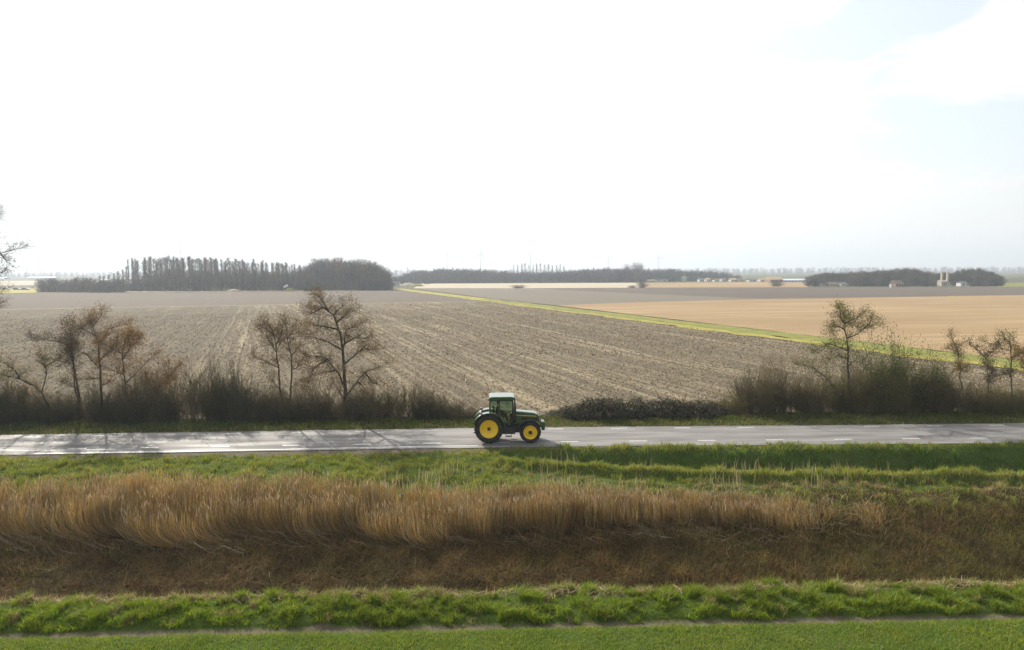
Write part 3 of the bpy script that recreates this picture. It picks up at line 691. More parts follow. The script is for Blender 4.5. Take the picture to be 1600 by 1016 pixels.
LML = [(-200, 'left of the forked leaning tree at far left'), (86, 'right of the forked leaning tree'), (130, 'right of the slim twin stemmed tree'), (160, 'right of the tallest tree of the left cluster'), (202, 'right of the rusty leaved tree'), (276, 'right of the bent rusty sapling'), (362, 'right of the fan shaped shrub'), (452, 'right of the pair of slender trees'), (540, 'right of the big broad tree')]
LMR = [(1118, 'right of the brambles'), (1328, 'right of the flat topped tree'), (1378, 'right of the tall green tinged bush'), (1507, 'right of the narrow crowned sapling'), (1545, 'right of the umbrella topped tree'), (1580, 'right of the pale trunked tree')]
NTH = ['first', 'second', 'third', 'fourth', 'fifth', 'sixth', 'seventh', 'eighth', 'ninth', 'tenth', 'eleventh', 'twelfth', 'thirteenth', 'fourteenth', 'fifteenth', 'sixteenth', 'seventeenth', 'eighteenth', 'nineteenth', 'twentieth']
cnt = {}
def nth(px, lm, fmt):
    k = max(i for i, e in enumerate(lm) if e[0] <= px or i == 0); key = (fmt, k); cnt[key] = cnt.get(key, -1)+1
    return fmt % (NTH[min(cnt[key], 19)], lm[k][1])
def topz(env, px, Y):
    y = np.interp(px, [e[0] for e in env], [e[1] for e in env]); return yp(px, y, Y)[2]
def put_shrub(me, X, Y, H, wx, label, group, name='hedge_shrub'):
    o = link(name, me, None, (X, Y, height(X, Y)), rs.random()*6.28)
    o.scale = (wx, wx, H/2.35)
    return tag(o, label, 'shrub', group)
for px in range(-110, 752, 21):
    if rs.random() < .2 or 268 < px < 325: continue
    Y = rs.uniform(45.6, 47.4); H = topz(envL, px, Y)*rs.uniform(.60, 1.05)
    me = rs.choice(sh_dark if px < 480 or rs.random() < .4 else sh_mid)
    put_shrub(me, yp(px+rs.uniform(-7, 7), 660, Y)[0], Y, H, rs.uniform(.7, 1.0)*(1 if H > 1.6 else .8), nth(px, LML, '%s bare hedge shrub %s'), 'shrubs in the hedge left of the tractor')
for px in range(-100, 752, 21):
    Y = rs.uniform(45.8, 47.8); H = topz(envL, px, Y)*rs.uniform(1.0, 1.45)
    put_shrub(rs.choice(sh_whip), yp(px+rs.uniform(-12, 12), 660, Y)[0], Y, H, rs.uniform(.8, 1.1), nth(px, LML, '%s thin whippy brown shrub %s'), 'whippy shrubs in the left hedge')
for px in range(1130, 1720, 24):
    Y = rs.uniform(45.8, 47.8); H = topz(envR, px, Y)*rs.uniform(1.05, 1.4)
    put_shrub(rs.choice(sh_whip), yp(px+rs.uniform(-12, 12), 660, Y)[0], Y, H*(.85 if px > 1490 else 1), rs.uniform(.8, 1.1), nth(px, LMR, '%s thin whippy brown shrub %s'), 'whippy shrubs in the right hedge')
for px in (20, 90, 175, 205, 340, 375, 420, 480):      # a second, lower and denser row
    Y = rs.uniform(45.3, 45.9)
    put_shrub(rs.choice(sh_dark), yp(px, 660, Y)[0], Y, topz(envL, px, Y)*.75, .85, nth(px, LML, '%s low dense dark shrub %s'), 'low shrubs in front of the left hedge')
put_shrub(sh_dark[1], yp(362, 660, 45.8)[0], 45.8, 4.0, .85, 'tall upright fan shaped shrub standing above the left hedge', None)
for px in range(1122, 1720, 26):
    if rs.random() < .15: continue
    Y = rs.uniform(45.6, 47.4); H = topz(envR, px, Y)*rs.uniform(.75, 1.2)
    put_shrub(rs.choice(sh_olive+sh_dark[:1]), yp(px+rs.uniform(-7, 7), 660, Y)[0], Y, H, rs.uniform(.75, 1.05), nth(px, LMR, '%s olive brown twiggy shrub %s'), 'shrubs in the hedge right of the brambles')
olive_big = shrub_mesh(77, 2.2, 2.4, 50, 2, (.11, .11, .045), (.13, .15, .035), 3, .03, .3)
o = put_shrub(olive_big, yp(1378, 660, 46.2)[0], 46.2, 4.6, 1.25, 'tall rounded green tinged bush right of the flat topped tree', None, 'tall_bush')
o2 = put_shrub(olive_big, yp(1440, 660, 46.6)[0], 46.6, 3.6, 1.1, 'broad green tinged bush midway between flat topped tree and saplings', None, 'tall_bush')

# brambles: arching stems with leaves, low mounds
m_leaf = mat('bramble_leaf', (1, 1, 1), .6, .3, attr=True, transl=.2)
def bramble(seed, Wd, H):
    rnd = random.Random(seed); n = 5200
    a = rng.random(n)*math.tau; b = np.arccos(rng.random(n)); rr = rng.random(n)**.28
    lump = 1+.28*(vn(a*2.2+seed*3, b*3, .8, seed % 9)-.5)*2
    C = np.stack([np.cos(a)*np.sin(b)*Wd*.5*rr*lump, np.sin(a)*np.sin(b)*Wd*.42*rr*lump, np.cos(b)*H*rr*lump+.05], -1)
    kk = rng.random(n) < .3+.9*vn(C[:, 0]*2, C[:, 2]*2+C[:, 1], .4, seed % 5); C = C[kk]
    col = jitcol(np.array([.050, .056, .022]), len(C), .35, .15); br = rng.random(len(C)) < .45; col[br] = jitcol(np.array([.115, .085, .045]), br.sum(), .3, .1)
    gl = rng.random(len(C)) < .05; col[gl] = jitcol(np.array([.16, .165, .14]), gl.sum(), .2, .05)  # pale leaves: glints painted into the foliage colour
    return leaf_quads(C, rng.uniform(.6, 1.5, len(C))*.065, col)
bm_meshes = []
for s in range(3):
    v, q, c = bramble(s+1, 2.6, 1.5)
    lm = mesh_np('bramble_leaves', v, q, m_leaf, c)
    rnd = random.Random(s+60); segs = []
    for k in range(60):
        an = rnd.random()*math.tau; d = Vector((math.cos(an)*.6, math.sin(an)*.5, 1)).normalized(); p = Vector((math.cos(an)*.3*rnd.random(), math.sin(an)*.3*rnd.random(), 0))
        for j in range(7):
            q_ = p+d*.32; segs.append((*p, *q_, .009, .008)); p = q_; d = (d+Vector((math.cos(an)*.18, math.sin(an)*.18, -.24))).normalized()
            if p.z < .1: break
    bm_meshes.append((lm, seg_mesh('bramble_stems', segs, m_bark, 4)))
envB = [(862, 646), (885, 634), (930, 622), (960, 620), (1000, 626), (1040, 622), (1090, 626), (1118, 628)]
for k, px in enumerate([872, 893, 917, 941, 965, 990, 1015, 1041, 1067, 1092, 1112]):
    Y = rs.uniform(45.3, 46.6); H = topz(envB, px, Y)*rs.uniform(.88, 1.04)
    X = yp(px, 658, Y)[0]
    t = thing('bramble_bush', NTH[k]+' dark bramble mound counting right from the tractor', 'bush', (X, Y, 0), rs.random()*6.28, 'bramble bushes right of the tractor')
    lm, stm = bm_meshes[k % 3]
    f = H/1.55
    for nm, me in (('foliage', lm), ('stems', stm)):
        c = link(nm, me, t)
    t.scale = (.55+.35*f, .55+.35*f, f)

# ------------------------------------------------------------------ far trees (a few shapes, many copies)
def far_tree(seed, H, kind, tcol):
    rnd = random.Random(seed); segs = []
    if kind == 'poplar':
        lean = rnd.gauss(0, .03); sp_ = rnd.uniform(.35, .7); P = [Vector((lean*z+rnd.gauss(0, .08), rnd.gauss(0, .08), z)) for z in np.linspace(0, H*.96, 9)]
        for i in range(8): segs.append((*P[i], *P[i+1], .26*(1-.8*i/8), .26*(1-.8*(i+1)/8)))
        for k in range(90):
            z = rnd.uniform(.22, .97)*H; i = min(7, int(z/(H*.12))); p = P[i].lerp(P[i+1], .5); p.z = min(z, H*.95)
            a = rnd.random()*math.tau; d = Vector((math.cos(a)*sp_, math.sin(a)*sp_, 1)).normalized()
            L = rnd.uniform(1.0, 4.0)*(1-.62*max(0, z/H-.55)/.45)*(.6+.4*min(1, z/H/.5))
            for j in range(3):
                q = p+d*L/3; segs.append((*p, *q, .05, .035)); 
                for _ in range(2):
                    e = (d+Vector((rnd.gauss(0, .5), rnd.gauss(0, .5), .1))).normalized(); segs.append((*q, *(q+e*rnd.uniform(.5, 1.4)), .035, .015))
                p = q; d = (d+Vector((rnd.gauss(0, .15), rnd.gauss(0, .15), .2))).normalized()
    else:
        W2 = H*(.34 if kind == 'round' else .5)
        segs.append((0, 0, 0, 0, 0, H*.45, .25, .16))
        for k in range(210 if kind == 'round' else 170):
            a = rnd.random()*math.tau; u_ = rnd.random(); zz = (.18 if kind == 'round' else .02)+u_*(.80 if kind == 'round' else .93)
            rad = math.sqrt(max(.0, 1-((zz-.5)/.55)**2))*W2*rnd.random()**.45*(1+.30*math.sin(a*3+zz*9+seed)+.15*math.sin(a*5-zz*13))
            e = Vector((math.cos(a)*rad, math.sin(a)*rad, zz*H)); b = Vector((e.x*.35, e.y*.35, max(0, e.z-H*.18)))
            m_ = b.lerp(e, .5)+Vector((rnd.gauss(0, .2), rnd.gauss(0, .2), 0)); segs.append((*b, *m_, .09, .07)); segs.append((*m_, *e, .07, .05))
            for _ in range(3):
                d = Vector((rnd.gauss(0, .5), rnd.gauss(0, .5), .6)).normalized(); segs.append((*e, *(e+d*rnd.uniform(.5, 2.2)), .055, .02))
    S = np.array(segs)
    return seg_mesh('far_tree', S, m_twig, 3, jitcol(np.array(tcol), len(S), .2, .05))
FC = (.23, .19, .16)  # paler than near twigs: part of the haze is put into the colour
pop = [far_tree(100+k, 19, 'poplar', FC) for k in range(7)]
rnd_t = [far_tree(110+k, 18, 'round', ((.25, .18, .145), (.16, .145, .14), (.20, .16, .135), (.18, .165, .16))[k]) for k in range(4)]
bsh = [far_tree(120+k, 8, 'bush', ((.17, .14, .12), (.20, .155, .12), (.15, .135, .125))[k]) for k in range(3)]
bshg = [far_tree(130+k, 8, 'bush', (.085, .10, .07)) for k in range(2)]
def put_far(me, H0, px, pbase, ptop, name, label, cat, group, dj=0.0, sx=None):
    X, Y = gp(px, pbase); k = 1+dj/Y; X *= k; Y *= k
    H = yp(px, ptop, Y)[2]; sx = sx
    s = H/max(v.co.z for v in me.vertices); s0 = s*(rs.uniform(.7, 1.35) if name == 'poplar_tree' else 1)
    o = link(name, me, None, (X, Y, 0), rs.random()*6.28); o.scale = ((sx or s0), (sx or s0), s)
    return tag(o, label, cat, group)
def lerp(x, pts): return float(np.interp(x, [p[0] for p in pts], [p[1] for p in pts]))
G = 'tall bare trees of the left wood'
for row, (a, b, st) in enumerate(((203, 492, 6.6), (208, 490, 8.0), (240, 480, 12))):
    px = a
    while px < b:
        tp = lerp(px, [(203, 402), (260, 399), (330, 401), (400, 404), (440, 408), (492, 417)])+rs.uniform(-2.0, 6.0)
        put_far(rs.choice(pop), 19, px+rs.uniform(-4, 4), 456.6-px*.003, tp, 'poplar_tree', 'tall slender bare tree in the long row of the left wood', 'tree', G, 6+row*14+rs.uniform(0, 12))
        px += st*rs.uniform(.35, 1.45)
for px in (157, 164, 172, 179, 186, 194, 199):
    put_far(rs.choice(pop), 19, px, 457, lerp(px, [(157, 432), (180, 424), (200, 414)])+rs.uniform(-2, 2), 'poplar_tree', 'short thin bare tree rising at the left end of the tall row', 'tree', 'short trees at the left end of the tall row', 8, .75)
px = 205
while px < 500:
    put_far(rs.choice(bsh+rnd_t[:2]), 8, px, 455.6-px*.002, rs.uniform(416, 436)+(6 if px < 260 else 0), 'woodland_bush', 'grey brown bush under the tall trees of the left wood', 'bush', 'bushes under the left wood', rs.uniform(8, 30), 1.0)
    px += rs.uniform(3.8, 6.5)
for kq, (px, tp) in enumerate(((66, 434), (78, 431), (90, 433), (101, 436), (112, 434), (124, 431), (136, 430), (147, 432), (158, 437), (168, 436), (180, 434), (191, 432))):
    put_far(rs.choice(bsh), 8, px, 457.2, tp, 'woodland_bush', NTH[kq]+' rounded bare bush from the left end of the wood', 'bush', 'low bushes at the left end of the wood', rs.uniform(2, 10), 1.05)
px = 447
for row in range(3):
    px = 458+row*4
    while px < 612:
        tp = lerp(px, [(447, 428), (470, 424), (484, 408), (496, 401), (520, 400), (550, 401), (575, 404), (595, 412), (608, 424)])+rs.uniform(-2, 7)
        H = yp(px, tp, gp(px, 454)[1]+10)[2]
        put_far(rs.choice(rnd_t), 18, px, 453.6, tp, 'round_tree', 'dense rounded bare tree in the clump ending the left wood', 'tree', 'rounded trees in the clump of the left wood', 6+row*13, 1.0 if H > 12 else .75)
        px += rs.uniform(8, 13)
px = 440
while px < 611:
    put_far(rs.choice(bsh), 8, px, 453.8, rs.uniform(434, 441), 'woodland_bush', 'brown bush at the foot of the dense rounded clump', 'bush', 'bushes at the foot of the rounded clump', rs.uniform(1, 10), .9)
    px += 7
put_far(bshg[0], 8, 482, 454.5, 433, 'evergreen_bush', 'dark green bush at the edge of the left wood', 'bush', None, -2, 1.1)

# the far woods read as one mass: one object each
def mass(name, label, spec, protos, seed):
    r = random.Random(seed); Vs, Qs, Cs, off = [], [], [], 0
    data = []
    for me in protos:
        v = np.empty(len(me.vertices)*3, dtype=np.float32); me.vertices.foreach_get('co', v)
        q = np.empty(len(me.loops), dtype=np.int32); me.loops.foreach_get('vertex_index', q)
        c = np.empty(len(me.vertices)*4, dtype=np.float32); me.color_attributes['Col'].data.foreach_get('color', c)
        data.append((v.reshape(-1, 3), q.reshape(-1, 4), c.reshape(-1, 4)[:, :3]))
    for (px, pb, pt, dj) in spec:
        v, q, c = r.choice(data); X, Y = gp(px, pb); k = 1+dj/Y; X *= k; Y *= k
        H = yp(px, pt, Y)[2]; s = H/v[:, 2].max(); a = r.random()*6.28; sx = s*1.15
        x = v[:, 0]*math.cos(a)-v[:, 1]*math.sin(a); y = v[:, 0]*math.sin(a)+v[:, 1]*math.cos(a)
        Vs.append(np.stack([x*sx+X, y*sx+Y, v[:, 2]*s], -1)); Qs.append(q+off); Cs.append(c); off += len(v)
    o = link(name, mesh_np(name, np.concatenate(Vs), np.concatenate(Qs), m_twig, np.concatenate(Cs)))
    return tag(o, label, kind='stuff')
def low_tree(seed, tcol, n=55, Wf=.5, H=10):
    rnd = random.Random(seed); segs = [(0, 0, 0, 0, 0, H*.6, .3, .15)]
    for k in range(n):
        a = rnd.random()*math.tau; zz = .05+.92*rnd.random(); rad = math.sqrt(max(.02, 1-((zz-.45)/.6)**2))*H*Wf*rnd.random()**.5
        e = Vector((math.cos(a)*rad, math.sin(a)*rad, zz*H)); b = Vector((e.x*.4, e.y*.4, max(0, e.z-H*.2)))
        segs.append((*b, *e, .20, .12)); d = Vector((rnd.gauss(0, .5), rnd.gauss(0, .5), .8)).normalized(); segs.append((*e, *(e+d*1.4), .14, .05))
    S = np.array(segs); return seg_mesh('low_tree', S, m_twig, 3, jitcol(np.array(tcol), len(S), .15, .04))
lows = [low_tree(200+k, (.15, .14, .14)) for k in range(4)]  # some of the haze is painted into this pale grey
lowg = [low_tree(210+k, (.070, .070, .046), 70) for k in range(3)]
spec = []
for row in range(4):
    px = 618
    while px < 1160:
        tp = lerp(px, [(618, 433), (640, 426), (660, 422), (700, 419), (760, 420), (800, 425), (850, 425), (900, 421), (950, 419), (1000, 420), (1060, 421), (1110, 424), (1160, 429)])+rs.uniform(-2.5, 3.5)
        pb = lerp(px, [(618, 445), (660, 442.6), (1000, 441), (1160, 438.5)])
        spec.append((px, pb, tp, row*25+rs.uniform(0, 15))); px += rs.uniform(4, 8)
mass('far_wood', 'long grey blue wood on the horizon behind the pale field', spec, lows, 1)
spec = []
for row in range(2):
    px = -140
    while px < 1900:
        hz = 429-px*.0055
        spec.append((px, hz+5.5-row*1.2, hz-rs.uniform(2, 5.5), row*100)); px += rs.uniform(5, 12)
mass('horizon_trees', 'faint bluish line of trees along the whole horizon', spec, lows, 2)
# thin tall row standing above the far wood
for k, px in enumerate(range(803, 886, 6)):
    put_far(pop[k % 4], 19, px, 436, rs.uniform(410, 414), 'poplar_tree', 'very thin poplar in the faint row above the far wood', 'tree', 'faint poplars above the far wood', 10)
for px, tp in ((980, 411), (993, 408), (999, 409)):
    put_far(rnd_t[0], 18, px, 440, tp, 'round_tree', 'bare tree rising above the middle of the far wood', 'tree', 'trees rising above the middle of the far wood', 10)
# trees round the farm at right
farmt = [far_tree(150+k, 12, 'round', ((.18, .145, .09), (.15, .135, .085), (.21, .165, .11))[k]) for k in range(3)]
for row in range(2):
    px = 1268+row*5
    while px < 1566:
        tp = lerp(px, [(1268, 429), (1290, 424), (1340, 423), (1370, 421), (1392, 418), (1420, 417), (1460, 424), (1485, 423), (1505, 419), (1530, 417), (1550, 423), (1566, 432)])+rs.uniform(-1, 3)
        put_far(rs.choice(farmt), 12, px, 445.6, tp, 'farmyard_tree', 'bare brown tree sheltering the farm at right', 'tree', 'trees round the farm at right', 22+row*18, .62)
        px += rs.uniform(5, 9)
px = 1262
while px < 1568:
    if not (1466 < px < 1513) and not (1284 < px < 1322):
        put_far(rs.choice(bshg+bsh[:1]), 8, px, 447.6, rs.uniform(430, 438), 'farmyard_bush', 'dark olive bush round the farm at right', 'bush', 'bushes round the farm at right', rs.uniform(0, 8), .8)
    px += rs.uniform(7, 11)
put_far(bshg[1], 8, 1492, 446.6, 439.5, 'garden_hedge', 'dark green hedge between tower house and white shed', 'hedge', None, 0, .75)
for px, pb, tp, s, lb in ((810, 450.4, 444.8, 1.35, 'low dark bush alone at the near edge of the pale field'), (1003, 449.6, 438.5, .95, 'round reddish bush alone in the middle of the pale field'), (988, 449.8, 445.4, .75, 'low bush just left of the round reddish bush'), (1213, 447.8, 437.5, 1.1, 'dark bush alone left of the farm at right')):
    put_far(rs.choice(bsh), 8, px, pb, tp, 'field_bush', lb, 'bush', None, 0, s)
m_bl = mat('blossom', (.8, .78, .74), .8, .2)
bt = far_tree(140, 8, 'bush', (.75, .73, .70)); put_far(bt, 8, 1069, 440, 430.5, 'blossom_tree', 'small white blossoming tree before the far wood', 'tree', None, 0, .8)

# ------------------------------------------------------------------ bmesh helpers
def bmbox(bm, c, s, rz=0.0, ry=0.0):
    r = bmesh.ops.create_cube(bm, size=1.0)
    Mx = Matrix.Translation(c) @ Matrix.Rotation(rz, 4, 'Z') @ Matrix.Rotation(ry, 4, 'Y') @ Matrix.Diagonal((*s, 1))
    bmesh.ops.transform(bm, matrix=Mx, verts=r['verts'])
def prism(bm, pts, y0, y1, inset=0.0):
    """pts in (x,z), extruded along y"""
    a = [bm.verts.new((x, y0, z)) for x, z in pts]; b = [bm.verts.new((x, y1, z)) for x, z in pts]
    bm.faces.new(a); bm.faces.new(list(reversed(b)))
    n = len(pts)
    for i in range(n): bm.faces.new((a[i], b[i], b[(i+1) % n], a[(i+1) % n]))
    bmesh.ops.recalc_face_normals(bm, faces=bm.faces)
def tube(bm, pts, r, n=8, r1=None):
    pts = [Vector(p) for p in pts]; rings = []
    for i, p in enumerate(pts):
        d = (pts[min(i+1, len(pts)-1)]-pts[max(i-1, 0)]).normalized()
        ref = Vector((0, 0, 1)) if abs(d.z) < .9 else Vector((1, 0, 0)); a = d.cross(ref).normalized(); b = d.cross(a)
        rr = r if r1 is None else r+(r1-r)*i/(len(pts)-1)
        rings.append([bm.verts.new(p+a*math.cos(math.tau*k/n)*rr+b*math.sin(math.tau*k/n)*rr) for k in range(n)])
    for i in range(len(rings)-1):
        for k in range(n): bm.faces.new((rings[i][k], rings[i][(k+1) % n], rings[i+1][(k+1) % n], rings[i+1][k]))
    bm.faces.new(list(reversed(rings[0]))); bm.faces.new(rings[-1])
def lathe(bm, prof, c, n=40):
    """prof list of (radius, y); axis along y through c"""
    rings = [[bm.verts.new((c[0]+math.cos(math.tau*k/n)*r, c[1]+y, c[2]+math.sin(math.tau*k/n)*r)) for k in range(n)] for r, y in prof]
    for i in range(len(rings)-1):
        for k in range(n): bm.faces.new((rings[i][k], rings[i][(k+1) % n], rings[i+1][(k+1) % n], rings[i+1][k]))
    if prof[0][0] < .3: bm.faces.new(rings[0])
    if prof[-1][0] < .3: bm.faces.new(list(reversed(rings[-1])))
    bmesh.ops.recalc_face_normals(bm, faces=bm.faces)
def bmobj(name, bm, m, parent=None, bevel=0.0, smooth=False):
    me = bpy.data.meshes.new(name); bm.normal_update(); bm.to_mesh(me); bm.free(); me.materials.append(m)
    o = link(name, me, parent)
    if bevel:
        b = o.modifiers.new('bevel', 'BEVEL'); b.width = bevel; b.segments = 2; b.limit_method = 'ANGLE'
    if smooth: me.polygons.foreach_set('use_smooth', np.ones(len(me.polygons), dtype=bool))
    return o
NB = bmesh.new

# ------------------------------------------------------------------ tractor
m_green = mat('green_paint', (.012, .085, .022), .28, .5, coat=.9, noise=(4, (.05, .075, .035), .5))
m_yellow = mat('yellow_paint', (.98, .61, .004), .42, .5, coat=.3, noise=(7, (.50, .34, .08), .22))
m_rubber = mat('tyre_rubber', (.018, .018, .017), .85, .25, noise=(7, (.075, .062, .045), .55), bump=(30, .3, .01))
m_black = mat('black_plastic', (.018, .019, .018), .5, .4, noise=(5, (.04, .038, .034), .4))
m_iron = mat('dark_iron', (.03, .035, .03), .6, .4, noise=(8, (.07, .06, .05), .4))
m_grey = mat('grey_plastic', (.16, .17, .17), .5, .4)
m_amber = mat('amber_lens', (.75, .30, .02), .25, .5)
m_red = mat('red_lens', (.5, .02, .015), .25, .5)
m_lamp = mat('lamp_glass', (.75, .77, .78), .12, .6)
m_steel = mat('worn_steel', (.35, .35, .34), .35, .5, .8)
m_cloth = mat('dark_seat_cloth', (.03, .03, .035), .9, .1)
def glassmat():
    m = bpy.data.materials.new('cab_glass'); m.use_nodes = True; t = m.node_tree; t.nodes.clear()
    o = N(t, 'ShaderNodeOutputMaterial'); tr = N(t, 'ShaderNodeBsdfTransparent'); tr.inputs[0].default_value = (.74, .84, .78, 1)
    gl = N(t, 'ShaderNodeBsdfGlossy'); gl.inputs['Roughness'].default_value = .03
    fr = N(t, 'ShaderNodeFresnel'); fr.inputs[0].default_value = 1.5; ms = N(t, 'ShaderNodeMixShader')
    t.links.new(fr.outputs[0], ms.inputs[0]); t.links.new(tr.outputs[0], ms.inputs[1]); t.links.new(gl.outputs[0], ms.inputs[2]); t.links.new(ms.outputs[0], o.inputs[0])
    return m
m_glass = glassmat()
TX = (gp(764, 695)[0]+gp(829, 694)[0])/2; TYN = 38.93
TY = TYN+.80; TZ = .035
tr = thing('tractor', 'green farm tractor with yellow wheel rims driving right on the road', 'tractor', (TX, TY, TZ))
RX, FX = -1.2, 1.2
def wheel(x, side, Rt, wd, Rr, yc, lugs, rear):
    """side -1 = towards the camera. part wheel (hub) > tyre, rim"""
    s = side; c = (x, yc*s, Rt)
    b = NB(); lathe(b, [(.001, s*(wd*.05)), (.10 if rear else .12, s*(wd*.05)), (.10 if rear else .11, s*(wd*.05+ (.10 if rear else .17))), (.001, s*(wd*.05+(.10 if rear else .17)))], c, 20)
    hub = bmobj('wheel', b, m_iron, tr, smooth=False)
    b = NB(); h = wd/2
    prof = [(Rr-.02, -h*.72), (Rr+.03, -h*.86), (Rr+(Rt-Rr)*.45, -h), (Rt-.09, -h*.97), (Rt-.045, -h*.80), (Rt-.03, 0), (Rt-.045, h*.80), (Rt-.09, h*.97), (Rr+(Rt-Rr)*.45, h), (Rr+.03, h*.86), (Rr-.02, h*.72)]
    lathe(b, prof, c, 56)
    for k in range(lugs*2):                 # slanted tread bars
        sd = 1 if k % 2 else -1; a = math.tau*(k+.0)/(lugs*2)
        n = 5; ring = []
        for j in range(n):
            f = j/(n-1); yy = sd*(.01+f*h*.96); aa = a+f*.20*(.84/Rt)*1.0; rr = Rt-.035*(f**2)*1.0
            ring.append((aa, yy, rr))
        th = .030/Rt*1.0
        for j in range(n-1):
            q = []
            for (aa, yy, rr) in (ring[j], ring[j+1]):
                for da in (-th, th):
                    for r_ in (rr-.06, rr):
                        q.append(b.verts.new((c[0]+math.cos(aa+da)*r_, c[1]+yy, c[2]+math.sin(aa+da)*r_)))
            i0, o0, i1, o1, i2, o2, i3, o3 = q
            for fc in ((o0, o1, o3, o2), (i0, o0, o2, i2), (i1, i3, o3, o1), (i0, i1, o1, o0), (i2, o2, o3, i3)): b.faces.new(fc)
    bmesh.ops.recalc_face_normals(b, faces=b.faces)
    bmobj('tyre', b, m_rubber, hub)
    b = NB(); f = s*h
    if rear: prof = [(Rr+.015, f*.80), (Rr, f*.86), (Rr-.03, f*.80), (Rr-.05, f*.45), (Rr-.10, f*.36), (Rr*.55, f*.22), (.14, f*.16), (.13, f*.30), (.001, f*.30)]
    else: prof = [(Rr+.015, f*.82), (Rr, f*.88), (Rr-.03, f*.80), (Rr-.05, f*.50), (Rr-.08, f*.42), (Rr*.62, f*.40), (Rr*.5, f*.62), (.13, f*.66), (.001, f*.66)]
    lathe(b, prof, c, 48)
    lathe(b, [(Rr+.015, -f*.80), (Rr-.03, -f*.80), (Rr-.05, f*.45)], c, 48)
    for k in range(8):                      # wheel bolts
        a = math.tau*k/8; r_ = .19 if rear else .15
        bmbox(b, (c[0]+math.cos(a)*r_, c[1]+f*(.22 if rear else .66), c[2]+math.sin(a)*r_), (.03, .03, .03))
    bmobj('rim', b, m_yellow, hub)
for s in (-1, 1):
    wheel(RX, s, .85, .46, .52, .80-.23, 20, True)
    wheel(FX, s, .63, .38, .39, .80-.19, 17, False)
# chassis, axles, engine block
b = NB(); prism(b, [(-1.45, .62), (-1.45, 1.05), (-.2, 1.05), (1.62, .98), (1.75, .85), (1.75, .60), (.9, .52), (-.4, .50)], -.24, .24)
bmbox(b, (RX, 0, .85), (.26, 1.1, .26)); bmbox(b, (FX, 0, .60), (.20, 1.0, .20)); bmbox(b, (-.05, -.42, .72), (.75, .34, .42)); bmbox(b, (-.05, .42, .72), (.75, .34, .42))
tube(b, [(.6, -.27, .7), (.95, -.27, .62), (1.15, -.3, .55)], .03)
bmobj('chassis', b, m_iron, tr, .015)
# hood with rounded nose
b = NB(); hp = [(.22, 1.12), (.22, 1.78), (.45, 1.80), (1.42, 1.70), (1.62, 1.62), (1.72, 1.50), (1.74, 1.05), (1.55, 1.0), (.9, 1.05)]
prism(b, hp, -.34, .34)
hood = bmobj('hood', b, m_green, tr, .05)
b = NB()
for s in (-1, 1): prism(b, [(.24, 1.545), (.24, 1.585), (1.30, 1.535), (1.56, 1.515), (1.56, 1.49), (1.30, 1.505)], s*.343, s*.347)
bmobj('stripe', b, m_yellow, hood)
b = NB()
for s in (-1, 1): prism(b, [(.70, 1.30), (.66, 1.46), (1.02, 1.45), (1.06, 1.30)], s*.342, s*.348)
for s in (-1, 1): prism(b, [(1.22, 1.10), (1.20, 1.42), (1.66, 1.38), (1.70, 1.10)], s*.342, s*.348)
prism(b, [(1.735, 1.10), (1.725, 1.48), (1.752, 1.46), (1.76, 1.10)], -.27, .27)
bmobj('grille', b, m_black, hood)
for s in (-1, 1):
    b = NB(); bmbox(b, (1.755, s*.17, 1.30), (.03, .15, .10)); bmobj('headlight', b, m_lamp, hood, .008)
# front weights on their carrier
b = NB(); bmbox(b, (1.82, 0, .86), (.22, .36, .14)); bmobj('weight_carrier', b, m_iron, tr, .01)
for k in range(8):
    b = NB(); prism(b, [(1.88, .66), (1.88, 1.12), (1.94, 1.18), (2.06, 1.14), (2.10, .95), (2.06, .66)], -.34+k*.085, -.34+k*.085+.075); bmobj('front_weight', b, m_green, tr, .01)
